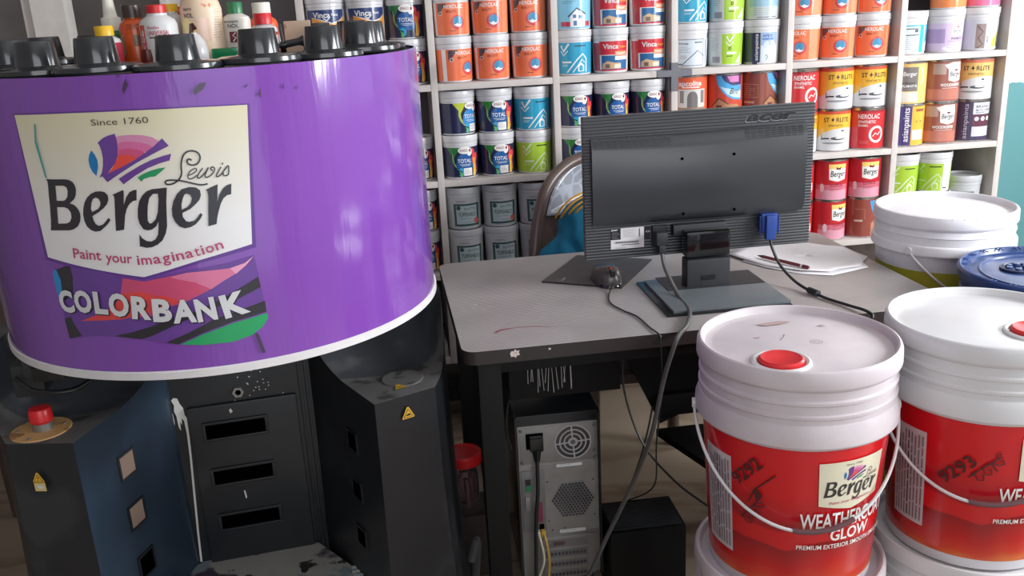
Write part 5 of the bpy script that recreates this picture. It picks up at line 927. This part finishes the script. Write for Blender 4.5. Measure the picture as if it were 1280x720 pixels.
for k in range(9):
    b = MB(); a = k*2.4; rr = .018*((k % 3)/2); Mx = Matrix.Translation((rr*math.cos(a), rr*math.sin(a), .055+.012*(k % 2))) @ Matrix.Rotation(.35*math.sin(k*1.7), 4, 'X') @ Matrix.Rotation(k*.9, 4, 'Z'); b.box(-.010, .010, -.004, .004, -.04, .03, mr, .001, M=Mx)
    tag(b.build('wooden_stick', None, (.098, 1.975, .1685)), 'maroon stick inside the red-lidded jar', 'stick', 'maroon sticks in the jar')
b = MB(); b.tube(smooth_path([(.085, 1.70, .20), (.10, 1.71, .24), (.095, 1.72, .17), (.085, 1.72, .08), (.09, 1.72, .012)], 8), .010, mat('grey_hose', (58, 58, 60), .5)); tag(b.build('hose'), 'dark grey hose end rising beside the right dispenser leg', 'hose')
b = MB(); b.add([(-.03, -.02, .0), (.035, -.01, .006), (.03, .02, .012), (-.02, .02, .02)], [(0, 1, 2, 3)], pm); o = b.build('paper_scrap', None, (.12, 1.75, .012)); o.modifiers.new('t', 'SOLIDIFY').thickness = .001; tag(o, 'crumpled paper scrap on the floor near the desk leg', 'paper scrap')

# clutter low on the shelf, left of the desk
for k in range(6):
    b = MB(); w_ = .26-.008*(k % 3); b.box(-w_/2, w_/2, -.035, .035, 0, .0115, mat('dusty_dark_board', (62, 60, 58), .7, vary=.3, scale=20), .001)
    o = b.build('board_panel', None, (.24+.006*math.sin(k*2), 3.02, .0002+k*.0122)); tag(o, 'dusty dark board in the flat stack on the floor below the shelf', 'board', 'flat boards on the floor below the shelf')
cl = mat('grey_brown_cloth', (74, 66, 64), .9, vary=.3, scale=30)
def cloth(name, label, c, r, seed, m, cat='cloth', grp_=None):
    bm_ = bmesh.new(); bmesh.ops.create_icosphere(bm_, subdivisions=4, radius=1); random.seed(seed); ph = [random.uniform(0, 6) for _ in range(8)]
    for v in bm_.verts:
        p = v.co.copy(); f = 1+.10*math.sin(5*p.x+ph[0]+3*p.z)+.07*math.sin(9*p.z+4*p.x+ph[1])+.05*math.sin(14*p.x-8*p.y+ph[2])
        v.co = Vector((p.x*r[0]*f, p.y*r[1]*f, max(p.z, -.82)*r[2]*f))
    b = MB(); b.merge(bm_, m, smooth=True); lo = min(v.co.z for v in b.bm.verts)
    for v in b.bm.verts: v.co.z -= lo
    o = b.build(name, None, c, autos=3); return tag(o, label, cat, grp_)
cloth('rag', 'crumpled grey-brown rag on the ledge low beside the desk', (.055, 2.74, .4275), (.05, .05, .022), 1, cl)
cloth('rag', 'dusty purple-grey rag on the ledge next to the drum', (-.05, 2.75, .4275), (.05, .05, .018), 2, mat('purple_grey_cloth', (86, 76, 88), .9, vary=.3, scale=30))
cloth('rag', 'brown rag on the lowest shelf left of the desk', (.055, 2.74, .3305), (.05, .06, .035), 3, mat('brown_cloth', (80, 62, 52), .9, vary=.4, scale=30))
b = MB(); b.box(-.055, .055, -.07, .07, 0, .038, mat('white_dusty_box', (190, 184, 176), .7, vary=.2), .002); o = b.build('paper_packet', None, (.055, 2.74, LV[3]+.0003)); tag(o, 'dusty white packet on the lowest shelf left of the desk', 'packet')
dup(proto['nsy'], (U[3]+.072, SY+.075, LV[3]+.0003), .1, 'red white-ringed tin on the lowest shelf behind the desk corner, lower', 'red tins on the lowest shelf')
dup(proto['nsy'], (U[3]+.072, SY+.075, LV[3]+.0003+TH), .0, 'red white-ringed tin on the lowest shelf behind the desk corner, upper', 'red tins on the lowest shelf')

# ---------------------------------------------------------------- chairs
brn = stained('brown_chair_plastic', (92, 76, 70), [((112, 94, 86), 5, .58)], .32, width=.2)
def flower_mat():
    m = mat('patterned_silver_cover', (126, 128, 136), 0.3, vary=.1, scale=12, coat=.4); nt = m.node_tree; b = nt.nodes['Principled BSDF']
    tc = [n for n in nt.nodes if n.type == 'TEX_COORD'][0]; src = b.inputs['Base Color'].links[0].from_socket
    v = nt.nodes.new('ShaderNodeTexVoronoi'); v.inputs['Scale'].default_value = 26; v.feature = 'DISTANCE_TO_EDGE'; nt.links.new(tc.outputs['Object'], v.inputs['Vector'])
    r = nt.nodes.new('ShaderNodeValToRGB'); r.color_ramp.elements[0].position = .05; r.color_ramp.elements[1].position = .09; r.color_ramp.elements[0].color = (1, 1, 1, 1); r.color_ramp.elements[1].color = (.25, .25, .25, 1); nt.links.new(v.outputs['Distance'], r.inputs[0])
    mx = nt.nodes.new('ShaderNodeMix'); mx.data_type = 'RGBA'; mx.inputs[7].default_value = lin((162, 166, 178))+(1,); nt.links.new(r.outputs[0], mx.inputs[0]); nt.links.new(src, mx.inputs[6]); nt.links.new(mx.outputs[2], b.inputs['Base Color']); return m
def make_chair(label, loc, rz, cover=True):
    t = thing('plastic_chair', label, 'chair', loc, rz)
    half = [(.205, .44), (.245, .52), (.252, .62), (.244, .70), (.225, .78), (.195, .845), (.14, .89), (.07, .912), (0, .918)]
    pts = [(-x, z) for x, z in half[::-1]][::-1]; outl = [(-x, z) for x, z in half]+[(x, z) for x, z in half[::-1][1:]]
    sm = [(v.x, v.z) for v in smooth_path([(x, 0, z) for x, z in outl], 6)]
    yy = lambda x, z: .06-(x/.25)**2*.085+(z-.45)*.16
    b = MB(); path = [(x, yy(x, z), z) for x, z in sm]; b.tube(path, .0165, brn, 12); b.build('back_frame', t)
    for nm, m_, zc0, off in (('backrest', brn, .44, 0),)+((('back_cover', flower_mat(), .765, -.006),) if cover else ()):
        b = MB(); R = 10; verts = []; c = (0, .70 if nm == 'backrest' else .83)
        ol = [(x*.985, z-.003) for x, z in sm] if nm == 'backrest' else [(x*.90, zc0+(z-zc0)*.955) for x, z in sm if z >= zc0]
        nn = len(ol)
        for r in range(R+1):
            f = r/R
            for x, z in ol: X = c[0]+(x-c[0])*f; Z = c[1]+(z-c[1])*f; verts.append((X, yy(X, Z)+off+.022*(1-f*f), Z))
        faces = [(r*nn+i, r*nn+(i+1) % nn, (r+1)*nn+(i+1) % nn, (r+1)*nn+i) for r in range(R) for i in range(nn)]
        b.add(verts, faces, m_, True); o = b.build(nm, t, autos=3); s_ = o.modifiers.new('s', 'SOLIDIFY'); s_.thickness = .004; s_.offset = 0
    b = MB(); slab(b, rrect(-.20, .20, -.33, .06, .06), .415, .44, brn, brn); b.build('seat', t)
    for sx in (-1, 1):
        for y0, y1 in ((-.32, -.36), (.03, .09)):
            b = MB(); b.tube([(sx*.165, y0+.03, .42), (sx*.175, y1+.03, .0)], [.024, .017], brn, 12); b.build('leg', t)
    return t
make_chair('brown plastic chair with silver patterned back cover behind the monitor', (.600, 2.38, 0), 0)
make_chair('brown plastic chair standing left behind the purple drum', (-1.23, 2.30, 0), math.radians(35), False)
tealc = mat('teal_fleece', (16, 110, 142), .9, vary=.12, scale=60, bump=.3, bscale=300)
gm_ = thing('jacket', 'teal blue jacket with yellow cords bunched on the chair', 'jacket', (.545, 2.318, .4415))
bm_ = bmesh.new(); bmesh.ops.create_icosphere(bm_, subdivisions=5, radius=1)
for v in bm_.verts:
    p = v.co.copy(); z = p.z; wdt = 1.08-.30*max(0, z)**2+.03*math.sin(4*z)
    f = 1+.05*math.sin(7*p.x+9*z+1)+.045*math.sin(15*z-6*p.x+2*p.y)+.02*math.sin(26*p.x+11*z)
    v.co = Vector((p.x*.165*wdt*f+.02*max(0, z), p.y*.072*f, (max(z, -.9)+.9)*.232*(1+.02*f)))
b = MB(); b.merge(bm_, tealc, smooth=True); b.build('cloth', gm_, autos=3)
ycord = mat('yellow_cord', (226, 164, 40), .6)
for k in range(4):
    b = MB(); x = -.138+.014*k; b.tube(smooth_path([(x-.006, .0, .345-.004*k), (x+.002, -.035, .375-.003*k), (x+.028, -.045, .402-.005*k), (x+.075, -.04, .420-.005*k)], 8), .0026, ycord, 8); b.build('cord', gm_)

# ---------------------------------------------------------------- 20 litre buckets
def red_label():
    m = mat('red_bucket_label', (196, 22, 30), 0.25, vary=0, coat=.3); nt = m.node_tree; b = nt.nodes['Principled BSDF']
    tc = [n for n in nt.nodes if n.type == 'TEX_COORD'][0]; sp_ = nt.nodes.new('ShaderNodeSeparateXYZ'); nt.links.new(tc.outputs['Object'], sp_.inputs[0])
    n = nt.nodes.new('ShaderNodeTexNoise'); n.inputs['Scale'].default_value = 5; n.inputs['Detail'].default_value = 1; n.inputs['Distortion'].default_value = 1.5; nt.links.new(tc.outputs['Object'], n.inputs['Vector'])
    a = nt.nodes.new('ShaderNodeMath'); a.operation = 'MULTIPLY_ADD'; a.inputs[1].default_value = .06; a.inputs[2].default_value = -.024; nt.links.new(n.outputs['Fac'], a.inputs[0])
    d = nt.nodes.new('ShaderNodeMath'); d.operation = 'ADD'; nt.links.new(sp_.outputs['Z'], d.inputs[0]); nt.links.new(a.outputs[0], d.inputs[1])
    r = nt.nodes.new('ShaderNodeValToRGB'); e = r.color_ramp.elements
    e[0].position = .0; e[0].color = lin((216, 156, 64))+(1,); e[1].position = 1; e[1].color = lin((206, 24, 36))+(1,)
    for p_, c_ in ((.05, (214, 128, 46)), (.15, (200, 54, 34)), (.23, (186, 18, 24)), (.38, (140, 14, 24)), (.395, (196, 24, 30)), (.50, (200, 20, 30)), (.52, (158, 14, 30)), (.70, (200, 16, 26))):
        k = e.new(p_); k.color = lin(c_)+(1,)
    mr_ = nt.nodes.new('ShaderNodeMapRange'); mr_.inputs[1].default_value = -.005; mr_.inputs[2].default_value = .26; nt.links.new(d.outputs[0], mr_.inputs[0])
    nt.links.new(mr_.outputs[0], r.inputs[0]); nt.links.new(r.outputs[0], b.inputs['Base Color']); return m
BH = .385
def bz(z): return .128+(.143-.128)*z/.26
def bmap(s, z, off):
    zz = z/1000; R = bz(zz)+.0006+off; th = s/143.0; return Vector((R*math.sin(th), -R*math.cos(th), zz))
marker = ink((48, 4, 10), .4)
def script_marks(x, z, rot, sc_=1.0):
    c, s = math.cos(math.radians(rot)), math.sin(math.radians(rot)); out = []
    for st in ([(0, 12), (44, 14)], [(4, 12), (3, 2), (8, -2), (12, 4), (8, 7)], [(16, 13), (15, 3), (20, 0), (24, 6), (19, 8)], [(28, 13), (28, 0)], [(30, 13), (34, 6), (40, 4), (42, 9), (37, 11)], [(38, 13), (40, 20), (46, 18)]):
        out.append(Ln(marker, [(x+(a*c-b_*s)*sc_, z+(a*s+b_*c)*sc_) for a, b_ in st], 2.0))
    return out
def common_art(d=0):
    it = [Rc(ink((206, 196, 200)), -228+d, 52, -160+d, 222)]
    for k in range(9):
        random.seed(k+4); z0 = 60
        while z0 < 205:
            L = random.uniform(14, 40); it.append(Rc(ink((120, 96, 104)) if k != 4 else ink((60, 30, 40)), -222+d+k*7, z0, -219.6+d+k*7, min(z0+L, 214))); z0 += L+3
    it += berger(36, 238, 118)
    it += [T(ink((120, 110, 90)), 'Since 1760', 18, 231, 3.5, 28)]
    it += [T(W, 'WEATHERCOAT', -47, 127, 27, 166, bold=.035), T(W, 'GLOW', 2, 104, 20, 74, bold=.045), T(W, 'PREMIUM EXTERIOR SMOOTH EMULSION', -50, 90, 8, 178, bold=.02)]
    return it+[T(DPK, 'Paint your imagination', -4, 168, 4.5, 74, rot=2)]
art1 = common_art()+[T(marker, '9292', -144, 180, 21, 62, rot=47, bold=.03), Ln(marker, [(-126, 158), (-116, 182), (-84, 214)], 2.2), T(marker, '8', -112, 166, 17, 12, rot=30, bold=.03)]+script_marks(-128, 116, 50, 1.25)
art2 = common_art()+[T(marker, '9293', -126, 146, 21, 64, rot=45, bold=.03), Ln(marker, [(-92, 166), (-66, 196)], 2), ]+script_marks(-80, 160, 40, 1.25)
bucket_prof = [(0, .012), (.120, .012), (.124, 0), (.128, .001), (.1285, .01), (.143, .258), (.1432, .262), (.153, .264), (.1558, .268), (.1552, .285), (.150, .300), (.1485, .301), (.1485, .309), (.1508, .311), (.1508, .315), (.148, .317), (.148, .330), (.1505, .332), (.1505, .336), (.1475, .339), (.1475, .352)]
lid_prof = [(.1485, .352), (.1535, .3565), (.1545, .360), (.1535, .379), (.1515, .3835), (.1485, .385), (.1455, .3835), (.1415, .373), (.132, .3715), (.128, .3725), (0, .3725)]
big_prof = [(0, .012), (.120, .012), (.124, 0), (.128, .001), (.1285, .01), (.143, .258), (.1442, .292), (.1525, .2935), (.1558, .298), (.1556, .314), (.1545, .317), (.150, .319), (.150, .336), (.152, .338), (.1475, .352)]
def handle(t, z, ang, r0=.157, drop=.140, front=.152, m=white_pl, grip=True):
    ex = Vector((math.cos(ang), math.sin(ang), 0)); ef = Vector((math.sin(ang), -math.cos(ang), 0)); pts = []
    for k in range(49):
        a = PI*k/48; pts.append(ex*(-r0*math.cos(a))+ef*(front*math.sin(a)**1.1)+Vector((0, 0, z-drop*math.sin(a))))
    b = MB(); b.tube([ex*-.150+Vector((0, 0, z))]+pts+[ex*.150+Vector((0, 0, z))], .0026, m, 10)
    h = b.build('handle', t)
    if grip: b = MB(); b.tube(pts[22:32], .0042, mat('maroon_grip', (96, 60, 66), .4), 10); b.build('grip', h)
    for s in (-1, 1):
        b = MB(); b.lathe([(0, -.006), (.008, -.006), (.008, .006), (0, .006)], m, seg=14, M=Matrix.Translation(ex*s*.1545+Vector((0, 0, z))) @ Matrix.Rotation(ang, 4, 'Z') @ Matrix.Rotation(PI/2, 4, 'Y')); b.build('ear', t)
def spout(t, x, y, z, m, r=.033):
    b = MB(); b.lathe([(r+.011, 0), (r+.0105, .003), (r+.007, .0045), (r+.003, .003), (r+.002, .0005)], white_pl, (x, y, z), 40); b.lathe([(r+.001, .0), (r+.0005, .006), (r-.003, .0085), (r-.006, .0075), (0, .0070)], m, (x, y, z), 40); o = b.build('spout_cap', t); o['label'] = 'round red pouring cap' ; return o
rl = red_label()
def make_bucket(label, loc, art, lidm_, ang, cap=None, labm=None, group=None, prof=None):
    t = thing('paint_bucket', label, 'bucket', loc, 0, group)
    b = MB(); b.lathe(prof or bucket_prof, lidm_, seg=96); b.build('body', t)
    b = MB(); b.lathe(lid_prof, lidm_, seg=96); b.build('lid', t)
    b = MB(); zs = [.018+.24*k/6 for k in range(7)]; b.lathe([(bz(z)+.0005, z) for z in zs], labm or rl, seg=96)
    if art: art_mesh(b, art, bmap, 7, .00004)
    b.build('label', t, autos=3)
    handle(t, .270 if prof is None else .306, ang)
    if cap: spout(t, cap[0], cap[1], .3728, redp)
    return t
def fang(x, y, d=0): return math.atan2(-y, -x)+PI/2+math.radians(d)
plk = stained('rough_wood', (150, 120, 90), [((110, 84, 60), 12, .6)], .8)
for nm, q in (('plank', (.42, 1.10, 1.10, 1.45)), ('plank', (1.07, 1.50, 1.79, 2.12)), ('plank', (1.07, 1.50, 1.44, 1.78))):
    b = MB(); b.box(q[0], q[1], q[2], q[3], 0, .036 if q[2] == 1.44 else .0555, plk, .003); tag(b.build(nm), {1.10: 'wooden plank on the floor under the red buckets', 1.79: 'wooden plank on the floor under the big white buckets', 1.44: 'wooden plank on the floor under the blue buckets'}[q[2]], 'plank')
c1, c2 = (.5956, 1.2766), (.9141, 1.275)
b1 = make_bucket('white-lidded red bucket in front of the desk, marked 9292', (c1[0], c1[1], .4285), art1, dirty_white, fang(*c1, 10), (-.0560, -.070))
for ch in list(b1.children):
    if ch.name.startswith('lid'): pass
b2 = make_bucket('white-lidded red bucket at the right edge, marked 9293', (c2[0], c2[1], .4325), art2, white_pl, fang(*c2, 8), (.036, -.060))
lo1 = dup(b1, (c1[0], c1[1], .056), 0, 'lower bucket, only its white lid rim showing below the 9292 bucket')
lo2 = dup(b2, (c2[0], c2[1], .056), 0, 'lower bucket under the 9293 bucket at the right edge')
for r_ in (lo1, lo2):
    for ch in list(r_.children):
        if ch.name.startswith('spout_cap'): bpy.data.objects.remove(ch)
# faint ring, pen mark and pink smears on the lid of the first bucket
b = MB(); it = [Ln(ink((150, 146, 152)), [(30+9*math.cos(2*PI*k/20), -4+9*math.sin(2*PI*k/20)) for k in range(21)], .8), Ln(ink((150, 146, 152)), [(30+4.5*math.cos(2*PI*k/14), -4+4.5*math.sin(2*PI*k/14)) for k in range(15)], .8), Rc(ink((200, 160, 170)), -56, 34, -46, 38), Ln(ink((130, 110, 120)), [(-22, 14), (-10, 28), (-6, 36)], 1), El(ink((70, 60, 60)), -6, 36, 1.2, 1.2), P(ink((190, 160, 158)), [(-30, 92), (10, 98), (30, 92), (10, 84), (-20, 82)]), P(ink((176, 164, 160)), [(60, 60), (76, 56), (70, 64)])]
art_mesh(b, it, planemap((0, 0, .3727), (1, 0, 0), (0, 1, 0), (0, 0, 1)), 0, .0002); b.build('lid_marks', b1)
# big white bucket behind the desk corner and the blue one in front of it
lime_l = mat('yellow_green_label', (176, 172, 58), .3, vary=.08, scale=8)
c3 = (1.2428, 1.9376)
b3 = make_bucket('big white bucket with a yellow-green label beside the desk corner', (c3[0]+.006, c3[1], .4512), [El(ink((190, 190, 150)), 20, 228, 17, 17, n=24), El(ink((110, 120, 80)), 20, 228, 12, 12), Rc(ink((170, 172, 120)), 60, 20, 100, 250)], mat('big_bucket_white', (224, 222, 228), .3, vary=.04), fang(*c3, 65), None, lime_l, None, big_prof)
b = MB()
for k in range(40):
    a = 2*PI*k/40; b.tube([(.1475*math.cos(a), .1475*math.sin(a), .3835), (.1525*math.cos(a+.02), .1525*math.sin(a+.02), .3815)], .0016, white_pl, 6)
b.build('lid_notches', b3)
dup(b3, (c3[0]+.006, c3[1], .056), 0, 'lower bucket under the big white one beside the desk')
bluep = mat('blue_bucket_plastic', (40, 66, 120), .3, vary=.08, coat=.2); c4 = (1.275, 1.6115)
def make_blue(label, loc):
    t = thing('paint_bucket', label, 'bucket', loc)
    sc_ = 1.06
    b = MB(); b.lathe([(r*sc_, z*.97) for r, z in bucket_prof], bluep, seg=80); b.build('body', t)
    b = MB(); b.lathe([(r*sc_+(.004 if z > .352 else 0), z) for r, z in [(r, z*.97) for r, z in lid_prof]], bluep, seg=80)
    b.lathe([(.120, .3614), (.1225, .3645), (.1255, .3645), (.128, .3614)], bluep, seg=80)
    for k in range(24):
        a = 2*PI*k/24; 
        for da in (-.03, .03): b.tube([(.148*math.cos(a+da), .148*math.sin(a+da), .3700), (.160*math.cos(a+da+.02), .160*math.sin(a+da+.02), .3722)], .0012, bluep, 6)
    b.build('lid', t)
    b = MB(); b.lathe([(.034, .361), (.034, .366), (.030, .367), (.028, .363), (0, .3625)], mat('dark_blue_plastic', (24, 36, 70), .35), (-.040, .038, 0), 32)
    for k in range(6):
        a = k*PI/3; b.lathe([(0, .370), (.006, .369), (.007, .363)], bluep, (-.040+.018*math.cos(a), .038+.018*math.sin(a), 0), 12)
    b.build('spout_recess', t); handle(t, .262, 1.2, .165, .14, .16, bluep, False); return t
b4 = make_blue('blue bucket with a notched lid at the right edge', (c4[0], c4[1], .3985))
lo4 = make_blue('lower blue bucket under the notched blue one', (c4[0], c4[1], .056))
for ch in b4.children: pass
lo4.location.z = .0365; b4.location.z = .772-.3735
